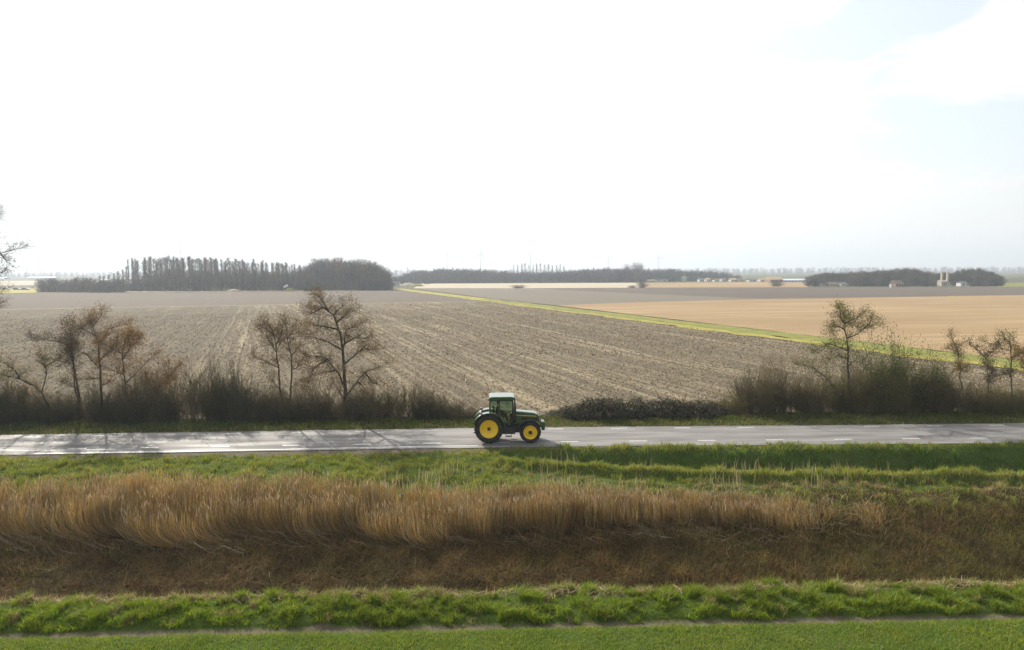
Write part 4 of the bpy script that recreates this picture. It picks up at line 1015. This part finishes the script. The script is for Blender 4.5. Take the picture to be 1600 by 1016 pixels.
# cab
def pillar(pts, w_=.07, y=0):
    b = NB()
    for i in range(len(pts)-1):
        prism(b, [(pts[i][0]-w_/2, pts[i][1]), (pts[i][0]+w_/2, pts[i][1]), (pts[i+1][0]+w_/2, pts[i+1][1]), (pts[i+1][0]-w_/2, pts[i+1][1])], y-.03, y+.03)
    return b
cab = None
b = NB(); bmbox(b, (-.42, 0, 1.02), (1.15, 1.10, .12)); prism(b, [(-1.18, 1.05), (-1.18, 1.62), (-1.0, 1.66), (-.75, 1.45), (-.55, 1.05)], -.56, .56)
prism(b, [(-.02, .86), (.22, .86), (.26, 1.15), (.20, 1.30), (-.02, 1.08)], -.55, .55)
cab = bmobj('cab', b, m_black, tr, .01)
for s in (-1, 1):
    for nm, pts, w_ in (('front_pillar', [(.16, 1.08), (.22, 1.8), (.19, 2.52)], .06), ('door_pillar', [(-.56, 1.45), (-.58, 2.0), (-.56, 2.52)], .08), ('rear_pillar', [(-1.10, 1.55), (-1.14, 2.0), (-1.11, 2.52)], .10)):
        bmobj(nm, pillar(pts, w_, s*.66), m_green if nm != 'front_pillar' else m_black, cab, .008)
    b = NB(); bmbox(b, (-.46, s*.66, 2.50), (1.32, .06, .07)); bmobj('roof_rail', b, m_black, cab, .01)
    b = NB(); prism(b, [(-.52, 1.40), (-.53, 2.46), (.16, 2.46), (.18, 1.8), (.13, 1.12), (-.12, 1.10), (-.30, 1.22)], s*.66-.004, s*.66+.004)
    door = bmobj('door_glass', b, m_glass, cab)
    b = NB(); tube(b, [(-.52, s*.675, 1.44), (-.30, s*.675, 1.22), (-.12, s*.675, 1.08), (.14, s*.675, 1.09)], .022, 6); bmobj('door_frame', b, m_black, cab)
    b = NB(); bmbox(b, (-.46, s*.69, 1.52), (.04, .03, .14)); bmobj('door_handle', b, m_steel, cab)
    b = NB(); prism(b, [(-1.06, 1.62), (-1.07, 2.46), (-.62, 2.46), (-.62, 1.62)], s*.66-.004, s*.66+.004); bmobj('side_window', b, m_glass, cab)
b = NB(); prism(b, [(.20, 1.80), (.18, 2.48), (.188, 2.48), (.208, 1.80)], -.62, .62); bmobj('windscreen', b, m_glass, cab)
b = NB(); prism(b, [(-1.13, 1.66), (-1.12, 2.48), (-1.112, 2.48), (-1.122, 1.66)], -.60, .60); bmobj('rear_window', b, m_glass, cab)
b = NB()
hp = [(-1.20, 2.535), (-1.23, 2.62), (-1.16, 2.70), (-1.0, 2.73), (.12, 2.73), (.28, 2.69), (.33, 2.60), (.30, 2.535)]
prism(b, hp, -.74, .74); roof = bmobj('roof', b, m_green, cab, .055)
roof.modifiers['bevel'].segments = 4
for x_, s in ((.31, -1), (.31, 1), (-1.21, -1), (-1.21, 1)):
    b = NB(); bmbox(b, (x_, s*.52, 2.585), (.06, .18, .07)); bmobj('work_light', b, m_lamp, cab, .008)
b = NB(); tube(b, [(-1.16, .60, 2.50), (-1.36, .62, 2.52), (-1.38, .62, 2.66)], .015, 6); tube(b, [(-1.38, .62, 2.66), (-1.38, .62, 2.70)], .05, 10); bk = bmobj('beacon_bracket', b, m_black, cab)
b = NB(); tube(b, [(-1.38, .62, 2.70), (-1.38, .62, 2.80), (-1.38, .62, 2.84)], .062, 12, .03); bmobj('beacon', b, m_amber, cab, smooth=True)
b = NB(); tube(b, [(-1.20, -.66, 2.42), (-1.34, -.72, 2.45), (-1.35, -.74, 2.60)], .014, 6); bmbox(b, (-1.35, -.74, 2.64), (.05, .10, .10)); bmobj('rear_work_light', b, m_amber, cab)
# exhaust up the near front pillar
b = NB(); tube(b, [(.34, -.40, 1.30), (.34, -.55, 1.36), (.33, -.72, 1.45), (.31, -.73, 2.35)], .055, 12); tube(b, [(.31, -.73, 2.35), (.30, -.73, 2.62), (.27, -.76, 2.70)], .035, 10); tube(b, [(.325, -.73, 1.50), (.315, -.73, 2.20)], .075, 12)
bmobj('exhaust', b, m_iron, tr, smooth=True)
for s in (-1, 1):
    b = NB(); tube(b, [(.22, s*.68, 2.30), (.34, s*.92, 2.30), (.34, s*.95, 2.02)], .012, 6); bmbox(b, (.35, s*.96, 1.92), (.03, .15, .26)); bmobj('mirror', b, m_black, tr, .006)
# rear fenders: an arched shell over each wheel with a flat top
for s in (-1, 1):
    b = NB(); n = 16; rings = []
    for k in range(n+1):
        a = R(168-k*(168-8)/n); ro_, ri = .955, .925
        for_, z_ = RX+math.cos(a)*ro_, .85+math.sin(a)*ro_; x2, z2 = RX+math.cos(a)*ri, .85+math.sin(a)*ri
        rings.append([b.verts.new(v) for v in ((for_, s*.36, z_), (for_, s*.84, z_), (x2, s*.84, z2), (x2, s*.36, z2))])
    for i in range(n):
        for k in range(4): b.faces.new((rings[i][k], rings[i][(k+1) % 4], rings[i+1][(k+1) % 4], rings[i+1][k]))
    b.faces.new(rings[0]); b.faces.new(list(reversed(rings[-1])))
    prism(b, [(RX+math.cos(R(a))*.92, .85+math.sin(R(a))*.92) for a in range(168, 7, -16)]+[(RX+.3, 1.1), (RX-.3, 1.1)], s*.36-.01, s*.36+.01)
    bmesh.ops.recalc_face_normals(b, faces=b.faces)
    fd = bmobj('rear_fender', b, m_green, tr)
    b = NB(); bmbox(b, (RX-.46, s*.70, 1.78), (.10, .26, .13)); bmbox(b, (RX-.40, s*.70, 1.70), (.10, .22, .10)); bmobj('tail_light_housing', b, m_grey, fd, .02)
    b = NB(); bmbox(b, (RX-.515, s*.70, 1.78), (.02, .20, .09)); bmobj('tail_light', b, m_red, fd, .005)
    b = NB(); bmbox(b, (RX+.36, s*.80, 1.80), (.05, .07, .07)); bmobj('turn_signal', b, m_amber, fd, .008)
# front fenders
for s in (-1, 1):
    b = NB(); n = 12; rings = []
    for k in range(n+1):
        a = R(150-k*(150-12)/n); ro_, ri = .735, .715
        rings.append([b.verts.new(v) for v in ((FX+math.cos(a)*ro_, s*.44, .63+math.sin(a)*ro_), (FX+math.cos(a)*ro_, s*.80, .63+math.sin(a)*ro_-.02), (FX+math.cos(a)*ri, s*.80, .63+math.sin(a)*ri-.02), (FX+math.cos(a)*ri, s*.44, .63+math.sin(a)*ri))])
    for i in range(n):
        for k in range(4): b.faces.new((rings[i][k], rings[i][(k+1) % 4], rings[i+1][(k+1) % 4], rings[i+1][k]))
    b.faces.new(rings[0]); b.faces.new(list(reversed(rings[-1]))); bmesh.ops.recalc_face_normals(b, faces=b.faces)
    tube(b, [(FX, s*.62, 1.34), (FX-.05, s*.40, 1.28), (FX-.05, s*.30, .72)], .02, 6)
    bmobj('front_fender', b, m_black, tr)
# steps, linkage, hitch
for s in (-1, 1):
    b = NB()
    for z_ in (.42, .68): bmbox(b, (-.06, s*.72, z_), (.36, .20, .03))
    for x_ in (-.23, .11): tube(b, [(x_, s*.80, .40), (x_, s*.80, .70), (x_, s*.62, .96)], .014, 6)
    bmobj('steps', b, m_iron, tr)
b = NB()
for s in (-1, 1): tube(b, [(-1.35, s*.22, .62), (-1.75, s*.33, .60), (-2.12, s*.36, .56)], .03, 8); tube(b, [(-1.40, s*.25, 1.10), (-1.80, s*.34, 1.02), (-1.85, s*.34, .62)], .022, 8)
bmbox(b, (-1.62, 0, .52), (.35, .10, .08))
bmobj('rear_linkage', b, m_iron, tr)
b = NB(); bmbox(b, (-.62, 0, 1.22), (.10, .1, .25)); bmbox(b, (-.62, 0, 1.37), (.46, .48, .12)); prism(b, [(-.90, 1.40), (-.99, 2.02), (-.90, 2.04), (-.78, 1.42)], -.23, .23); bmobj('seat', b, m_cloth, cab, .03)
b = NB(); tube(b, [(.15, 0, 1.10), (.10, 0, 1.45), (-.02, 0, 1.68)], .03, 8)
ring = [(-.03+.19*math.cos(t_)*.80, .19*math.sin(t_), 1.70+.19*math.cos(t_)*.42) for t_ in [math.tau*k/24 for k in range(25)]]
tube(b, ring, .014, 6); tube(b, [ring[0], ring[12]], .010, 6); tube(b, [ring[6], ring[18]], .010, 6); bmobj('steering_wheel', b, m_black, cab)
b = NB(); prism(b, [(.02, 1.12), (.02, 1.52), (.18, 1.66), (.20, 1.12)], -.18, .18); bmobj('dashboard', b, m_black, cab, .02)

# ------------------------------------------------------------------ driver
def driver():
    """sitting on the tractor seat, hands on the wheel; x forward"""
    m_skin = mat('skin', (.50, .30, .22), .6, .3); m_jacket = mat('dark_jacket', (.025, .035, .045), .85, .2, noise=(12, (.05, .06, .07), .5)); m_trous = mat('work_trousers', (.02, .025, .04), .9, .1); m_hair = mat('brown_hair', (.05, .03, .018), .8, .2)
    def skin_obj(name, verts, edges, rad, m, parent, lv=1, root=0):
        me = bpy.data.meshes.new(name); me.from_pydata(verts, edges, []); o = link(name, me, parent)
        md = o.modifiers.new('skin', 'SKIN')
        sv = me.skin_vertices[0].data if me.skin_vertices else None
        if sv is None:
            bpy.context.view_layer.objects.active = o; bpy.ops.mesh.customdata_skin_add(); sv = me.skin_vertices[0].data
        for i, r_ in enumerate(rad): sv[i].radius = (r_, r_) if not isinstance(r_, tuple) else r_
        sv[root].use_root = True
        s_ = o.modifiers.new('sub', 'SUBSURF'); s_.levels = lv; s_.render_levels = lv
        me.materials.append(m); return o
    V_, E_, R_ = [], [], []
    def add(p, r_, parent=None):
        V_.append(p); R_.append(r_)
        if parent is not None: E_.append((parent, len(V_)-1))
        return len(V_)-1
    sx, sz = -.68, 1.44
    pel = add((sx, 0, sz+.08), .125); sp1 = add((sx-.03, 0, sz+.26), .12, pel); ch = add((sx-.03, 0, sz+.44), .135, sp1); nb = add((sx+.0, 0, sz+.56), .06, ch); nk = add((sx+.02, 0, sz+.63), .05, nb); hd0 = add((sx+.04, 0, sz+.70), .075, nk); hd1 = add((sx+.05, 0, sz+.78), .09, hd0); add((sx+.04, 0, sz+.85), .065, hd1)
    for s in (-1, 1):
        sh = add((sx-.02, s*.19, sz+.50), .062, ch); el = add((sx+.17, s*.25, sz+.28), .045, sh); wr = add((sx+.42, s*.19, sz+.27), .030, el); pm = add((sx+.49, s*.175, sz+.285), (.022, .036), wr)
        for f, (dy, L) in enumerate(((-.026, .030), (-.009, .036), (.009, .034), (.026, .026))):
            k1 = add((sx+.53, s*.175+dy, sz+.295), .0095, pm); k2 = add((sx+.53+L*.7, s*.175+dy, sz+.285), .009, k1); add((sx+.53+L*.5, s*.175+dy, sz+.262), .008, k2)
        t1 = add((sx+.49, s*.175-s*.04, sz+.275), .011, pm); add((sx+.53, s*.175-s*.05, sz+.262), .009, t1)
        hp_ = add((sx+.04, s*.10, sz+.06), .09, pel); kn = add((sx+.47, s*.17, sz+.10), .068, hp_); an = add((sx+.56, s*.17, sz-.30), .045, kn); add((sx+.68, s*.17, sz-.33), .042, an)
    P_ = thing('person', 'driver in dark jacket sitting in the tractor cab holding the wheel', 'person', (TX, TY, TZ))
    body = skin_obj('body', V_, E_, R_, m_skin, P_, 2)
    # clothing: jacket and trousers are slightly fuller shells
    jv = [(sx, 0, sz+.10), (sx-.03, 0, sz+.26), (sx-.03, 0, sz+.44), (sx-.01, 0, sz+.54)]; je = [(0, 1), (1, 2), (2, 3)]; jr = [.15, .145, .16, .085]
    for s in (-1, 1):
        i = len(jv); jv += [(sx-.02, s*.19, sz+.50), (sx+.17, s*.25, sz+.28), (sx+.40, s*.19, sz+.27)]; je += [(2, i), (i, i+1), (i+1, i+2)]; jr += [.08, .062, .045]
    skin_obj('jacket', jv, je, jr, m_jacket, body, 2)
    tv = [(sx, 0, sz+.07)]; te = []; trr = [.145]
    for s in (-1, 1):
        i = len(tv); tv += [(sx+.04, s*.10, sz+.06), (sx+.47, s*.17, sz+.10), (sx+.56, s*.17, sz-.27)]; te += [(0, i), (i, i+1), (i+1, i+2)]; trr += [.105, .083, .062]
    skin_obj('trousers', tv, te, trr, m_trous, body, 2)
    b = NB(); r_ = bmesh.ops.create_uvsphere(b, u_segments=16, v_segments=10, radius=1); bmesh.ops.transform(b, matrix=Matrix.Translation((sx+.03, 0, sz+.825)) @ Matrix.Diagonal((.105, .088, .075, 1)), verts=r_['verts']); bmobj('hair', b, m_hair, body, smooth=True)
    b = NB(); tube(b, [(sx+.125, 0, sz+.80), (sx+.155, 0, sz+.755)], .008, 8, .016); bmobj('nose', b, m_skin, body, smooth=True)
    for s in (-1, 1):
        b = NB(); r_ = bmesh.ops.create_uvsphere(b, u_segments=8, v_segments=6, radius=.010); bmesh.ops.translate(b, vec=(sx+.130, s*.034, sz+.80), verts=r_['verts']); bmobj('eye', b, m_hair, body)
        b = NB(); bmbox(b, (sx+.04, s*.092, sz+.78), (.035, .014, .055)); bmobj('ear', b, m_skin, body, .005)
driver()

# ------------------------------------------------------------------ farm buildings and small things far away
m_wwall = mat('white_wall', (.66, .64, .58), .85, .2, noise=(.5, (.5, .47, .42), .5)); m_brick = mat('brown_brick', (.30, .20, .14), .9, .2, noise=(1.2, (.22, .15, .11), .5))
m_cream = mat('cream_wall', (.52, .45, .34), .9, .2); m_rt = mat('brown_roof', (.17, .11, .08), .85, .2, noise=(1, (.12, .09, .07), .5)); m_rtan = mat('tan_roof', (.42, .31, .18), .85, .2); m_rslate = mat('slate_roof', (.10, .11, .12), .7, .3)
m_wglass = mat('window_glass', (.05, .06, .07), .15, .6); poly('wood_edge', [gp(60, 457.6), gp(240, 456.5), gp(420, 455.3), gp(600, 453.7), gp(600, 452.9), gp(420, 454.3), gp(240, 455.4), gp(60, 456.6)], .05, m_straw)
m_green_h = mat('greenhouse_glass', (.50, .58, .62), .25, .6); m_wh = mat('white_metal', (.75, .75, .74), .45, .5)
def house(px, pb, wpx, hpx, rpx, label, wall, roofm, dep=7.0, dj=0.0, name='farmhouse', cat='house', group=None, ang=0.0, win=3):
    X, Y = gp(px, pb); k = 1+dj/Y; X *= k; Y *= k
    sc_ = F_PX/Y; W_ = wpx/sc_; H_ = hpx/sc_; Rh = rpx/sc_
    t = thing(name, label, cat, (X, Y, 0), ang, group)
    b = NB(); bmbox(b, (0, dep/2, H_/2), (W_, dep, H_))
    wl_ = bmobj('wall', b, wall, t)
    b = NB()
    a = [(-.3, H_), (dep/2, H_+Rh), (dep+.3, H_)]
    v0 = [b.verts.new((-W_/2-.3, y_, z_)) for y_, z_ in a]; v1 = [b.verts.new((W_/2+.3, y_, z_)) for y_, z_ in a]
    b.faces.new(v0); b.faces.new(list(reversed(v1)))
    for i in range(3): b.faces.new((v0[i], v1[i], v1[(i+1) % 3], v0[(i+1) % 3]))
    bmesh.ops.recalc_face_normals(b, faces=b.faces)
    rf = bmobj('roof', b, roofm, t)
    for i in range(win):
        b = NB(); bmbox(b, (-W_/2+(i+.5)*W_/win, -.02, H_*.52), (min(1.1, W_/win*.5), .08, H_*.38)); bmobj('window', b, m_wglass, t)
    return t, W_, H_, Rh
house(1288, 447.6, 10, 4, 2.2, 'low cream house at the left end of the farm row', m_cream, m_rt)
house(1303, 447.6, 12, 4, 2.4, 'low cream house beside the left end of the farm row', m_cream, m_rt)
house(1319, 447.6, 10, 4.2, 2.0, 'small white house right of the two low cream houses', m_wwall, m_rslate)
house(1351, 447.2, 8, 4.5, 3.5, 'narrow brick house half hidden among farm trees', m_brick, m_rt)
t, W_, H_, Rh = house(1406, 448.0, 13, 4.5, 5.5, 'steep gabled brick farmhouse behind the white pillar', m_brick, m_rt)
t, W_, H_, Rh = house(1475.5, 447.8, 9.5, 8.0, 2.0, 'tall narrow pale house with two chimney stacks', m_cream, m_cream, 4.0)
for dx in (-.4, 3.0):
    b = NB(); bmbox(b, (dx, 2.0, H_+2.2), (.9, .9, 5.6)); bmbox(b, (dx, 2.0, H_+5.1), (1.15, 1.15, .35)); bmobj('chimney', b, m_cream, t)
house(1505.5, 447.6, 9, 6.0, 1.8, 'small white shed with slate roof beside the dark hedge', m_wwall, m_rslate, 4, name='shed', cat='shed', win=1)
b = NB(); bmbox(b, (0, 0, .75), (.9, .9, 1.5)); bmbox(b, (0, 0, 1.55), (1.1, 1.1, .15)); tube(b, [(0, 0, 1.6), (0, 0, 1.9)], .35, 12, .1)
o = bmobj('gate_pillar', b, m_wh, None); o.location = (*gp(1392, 449.6), 0); tag(o, 'short bright white pillar at the field edge by the farm', 'pillar')
house(1213.5, 441.5, 20, 4.5, 4.5, 'barn with tan roof left of the blue greenhouse', m_brick, m_rtan, 12, name='barn', cat='barn')
house(1247, 441.2, 44, 3.2, 2.2, 'long low bluish glass greenhouse before the horizon', m_green_h, m_green_h, 14, name='greenhouse', cat='greenhouse', win=8)
for k, (px, wd_, hp_, lb) in enumerate(((1034, 20, 2.5, 'long low white shed below the middle of far wood'), (1096, 6, 3.6, 'white cottage at left of the distant village row'), (1107, 6, 3.8, 'white cottage second in the distant village row'), (1120, 7, 3.2, 'white bungalow in the middle of the distant village row'), (1131, 6, 4.2, 'brightest white cottage of the distant village row'), (1147, 9, 3.4, 'wide white house right of the brightest cottage'), (1158, 6, 3.4, 'small white house before the wide brown roof'), (1176, 11, 3.0, 'wide low house with brown roof at village end'), (1192, 8, 3.2, 'pale house between the village row and the barn'))):
    house(px, 440.4, wd_, hp_, 2.0, lb, m_wwall, (m_rt, m_rslate, m_rtan)[k % 3], 7, name='village_house' if k else 'shed', cat='house' if k else 'shed', win=2)
house(1018, 440.8, 11, 2.4, 1.2, 'small cream shed right of the round reddish bush', m_cream, m_rtan, 6, name='shed', cat='shed', win=1)
house(62, 436.4, 40, 2.2, 1.0, 'long white greenhouse on the left horizon', m_green_h, m_wh, 20, name='greenhouse', cat='greenhouse', win=8)
house(-20, 436.8, 50, 2.0, 1.0, 'white greenhouse at the very left edge of view', m_green_h, m_wh, 20, name='greenhouse', cat='greenhouse', win=6)
house(634, 437.8, 26, 2.6, 1.4, 'pale greenhouse between the left clump and the far wood', m_green_h, m_wh, 20, name='greenhouse', cat='greenhouse', win=4)
house(162, 441, 16, 3.0, 1.6, 'pale barn glimpsed between the left bushes', m_wwall, m_rslate, 10, name='barn', cat='barn', win=2)
# parked vehicles
def car(px, pb, col, label, L=4.3, H=1.45, van=False):
    X, Y = gp(px, pb); t = thing('parked_car' if not van else 'parked_truck', label, 'car' if not van else 'truck', (X, Y, .06), 0)
    mc = mat('car_paint', col, .3, .5, coat=.6)
    b = NB()
    if van: prism(b, [(-L/2, .5), (-L/2, H), (L*.22, H), (L*.22, .5)], -1.1, 1.1); prism(b, [(L*.25, .45), (L*.25, H*.85), (L*.42, H*.82), (L/2, H*.5), (L/2, .45)], -1.05, 1.05); bmbox(b, (0, 0, .5), (L*.95, .8, .2))
    else: prism(b, [(-L/2, .35), (-L/2, .9), (-L*.42, 1.0), (-L*.30, H), (L*.10, H), (L*.24, .98), (L*.46, .85), (L/2, .6), (L/2, .35)], -.85, .85)
    bmobj('body', b, mc, t, .06)
    b = NB()
    if van: prism(b, [(L*.28, H*.55), (L*.28, H*.78), (L*.41, H*.76), (L*.46, H*.55)], -1.06, 1.06)
    else: prism(b, [(-L*.38, 1.0), (-L*.28, H-.08), (L*.08, H-.08), (L*.20, 1.0)], -.86, .86)
    bmobj('windows', b, m_wglass, t)
    for x_ in (-L*.3, L*.3):
        for s in (-1, 1):
            b = NB(); lathe(b, [(.001, -.1), (.32, -.1), (.34, 0), (.32, .1), (.001, .1)], (x_, s*.82, .33), 16); bmobj('wheel', b, m_rubber, t)
    return t
car(9, 453.2, (.55, .57, .60), 'silver car parked behind the twigs at far left')
car(27, 453.4, (.06, .07, .08), 'dark car parked right of the silver car')
car(40, 453.6, (.04, .045, .05), 'dark car parked nearest the left wood')
car(667, 444.4, (.05, .06, .08), 'dark car on the track before the far wood')
car(617, 447.8, (.60, .62, .66), 'pale truck parked at the end of left wood', 7.5, 3.2, True)
# sand heaps and grassy mounds
def heap(px, pb, wpx, hpx, m, label, name='sand_heap', cat='heap', seed=0):
    X, Y = gp(px, pb); sc_ = F_PX/Y; Wm, Hm = wpx/sc_, hpx/sc_
    n, k = 28, 8; V_, Q_ = [], []
    a = np.linspace(0, math.tau, n, endpoint=False)
    for j in range(k+1):
        f = j/k; rr = (1-f)*(1+.18*(vn(np.cos(a)*2, np.sin(a)*2, .7, seed)-.5)*2)
        V_ += [(math.cos(t_)*r_*Wm/2, math.sin(t_)*r_*Wm*.3+Wm*.15, Hm*(1-(1-f)**1.7*1.0)*(1+.2*(math.sin(t_*3+seed)*.4)*(1-f))-.02) for t_, r_ in zip(a, rr)]
    for j in range(k):
        for i in range(n): Q_.append((j*n+i, j*n+(i+1) % n, (j+1)*n+(i+1) % n, (j+1)*n+i))
    o = link(name, mesh_np(name, np.array(V_), np.array(Q_), m, None, True), None, (X, Y, 0)); return tag(o, label, cat)
m_sand = mat('pale_sand', (.50, .43, .34), .95, .1, noise=(.4, (.36, .28, .2), .6))
heap(637, 447.5, 30, 5.5, m_sand, 'pale sand heap right of the parked truck', seed=1)
heap(652, 447.6, 22, 3.6, m_yel, 'yellow grassy heap just right of the sand heap', seed=2, name='grass_mound', cat='mound')
heap(452, 454.9, 17, 5.0, m_yel, 'yellow grass mound below the small white sign', seed=3, name='grass_mound', cat='mound')
heap(364, 456.2, 26, 4.5, m_straw, 'straw coloured mound before the middle of left wood', seed=4, name='grass_mound', cat='mound')
b = NB(); tube(b, [(-.9, 0, 0), (-.9, 0, 3.0)], .06, 6); tube(b, [(.9, 0, 0), (.9, 0, 3.4)], .06, 6); bmbox(b, (0, -.08, 2.7), (2.6, .08, 1.1), 0, R(-28)); o = bmobj('field_sign', b, m_wh, None); o.location = (*gp(447, 455), 0); tag(o, 'small tilted white board at the edge of left wood', 'sign')
# power masts between the two woods
def mast(px, ptop, D, label):
    d = ray(px, 430); k = D/d.y; X = k*d.x; H_ = yp(px, ptop, D)[2]
    t = thing('power_mast', label, 'mast', (X, D, 0))
    b = NB()
    for sx in (-1, 1):
        for sy in (-1, 1): tube(b, [(sx*H_*.07, sy*H_*.07, 0), (sx*H_*.02, sy*H_*.02, H_*.7), (sx*.1, sy*.1, H_)], .14, 4)
    for j in range(8):
        z0, z1 = H_*.085*j, H_*.085*(j+1); w0, w1 = H_*(.07-.05*j*.085/.7), H_*(.07-.05*(j+1)*.085/.7)
        for sy in (-1, 1): tube(b, [(-w0, sy*w0, z0), (w1, sy*w1, z1)], .08, 3); tube(b, [(w0, sy*w0, z0), (-w1, sy*w1, z1)], .08, 3)
    bmobj('tower', b, m_mast, t)
    for z_ in (.72, .84): b = NB(); tube(b, [(-H_*.14, 0, H_*z_), (0, 0, H_*(z_+.03)), (H_*.14, 0, H_*z_)], .15, 4); bmobj('crossarm', b, m_mast, t)
m_mast = mat('mast_steel', (.25, .27, .28), .6, .4, .3)
for px, tp, D, lb in ((619, 421, 1000, 'power mast nearest the left clump of trees'), (637, 416, 850, 'tallest power mast between the two woods'), (648, 420, 1000, 'power mast over the start of far wood')): mast(px, tp, D, lb)
# wind turbines
m_turb = mat('turbine_white', (.45, .46, .48), .5, .4)
def turbine(px, py, D, blade_deg, yawd, label):
    d = ray(px, 430); X = D/d.y*d.x; Hh = yp(px, py, D)[2]; BL = Hh*.52
    t = thing('wind_turbine', label, 'wind turbine', (X, D, 0), R(yawd), 'wind turbines along the horizon')
    b = NB(); tube(b, [(0, 0, 0), (0, 0, Hh*.5), (0, 0, Hh)], 2.4, 14, 1.3); bmobj('tower', b, m_turb, t, smooth=True)
    b = NB(); bmbox(b, (0, 1.5, Hh+.6), (3, 8, 3.2)); nc = bmobj('nacelle', b, m_turb, t, .4)
    b = NB(); tube(b, [(0, -2.4, Hh+.6), (0, -3.6, Hh+.6), (0, -4.4, Hh+.6)], 1.6, 12, .4); hb = bmobj('hub', b, m_turb, t)
    for k in range(3):
        a = R(blade_deg+120*k); ca, sa = math.cos(a), math.sin(a); b = NB()
        secs = [(1.0, .8), (BL*.15, 1.9), (BL*.4, 1.5), (BL*.75, 1.0), (BL, .3)]; rings = []
        for L_, w_ in secs:
            rings.append([b.verts.new((ca*L_+(-sa)*q*w_, -3.2+p*.25*w_, Hh+.6+sa*L_+ca*q*w_)) for q, p in ((-1, 0), (0, -1), (1, 0), (0, 1))])
        for i in range(4):
            for j in range(4): b.faces.new((rings[i][j], rings[i][(j+1) % 4], rings[i+1][(j+1) % 4], rings[i+1][j]))
        b.faces.new(rings[0]); b.faces.new(rings[-1]); bmesh.ops.recalc_face_normals(b, faces=b.faces); bmobj('blade', b, m_turb, hb)
for px, py, D, bd, yw, lb in ((283, 390, 2300, 60, 10, 'largest wind turbine, above the left wood'), (42, 405, 2600, 90, 60, 'wind turbine nearest the left edge'), (63, 405, 2700, 20, 5, 'wind turbine just left of the low bushes'),
        (164, 412, 3600, 100, 50, 'wind turbine above the low bushes at left'), (699, 399, 2600, 95, 20, 'wind turbine left of the pair above the far wood'), (751, 398, 2500, 92, 5, 'wind turbine with level blade right of the pair'), (723, 404, 3400, 45, 30, 'smaller turbine between the pair above the far wood'), (829, 397, 2700, 150, 15, 'wind turbine above the faint row of poplars'), (951, 404, 3300, 10, 20, 'wind turbine left of the trees rising from the wood'), (1029, 404, 3100, 5, 10, 'wind turbine right of the trees rising from the wood')):
    turbine(px, py, D, bd, yw, lb)

# ------------------------------------------------------------------ haze
b = NB(); bmbox(b, (0, 2300, 64), (12400, 6000, 134))
mh = bpy.data.materials.new('haze'); mh.use_nodes = True; t = mh.node_tree; t.nodes.clear()
o = N(t, 'ShaderNodeOutputMaterial'); pv = N(t, 'ShaderNodeVolumePrincipled'); pv.inputs['Color'].default_value = (.82, .91, 1.0, 1); pv.inputs['Density'].default_value = .00040; pv.inputs['Anisotropy'].default_value = .25
t.links.new(pv.outputs[0], o.inputs['Volume'])
hz_o = bmobj('haze', b, mh); tag(hz_o, kind='stuff')
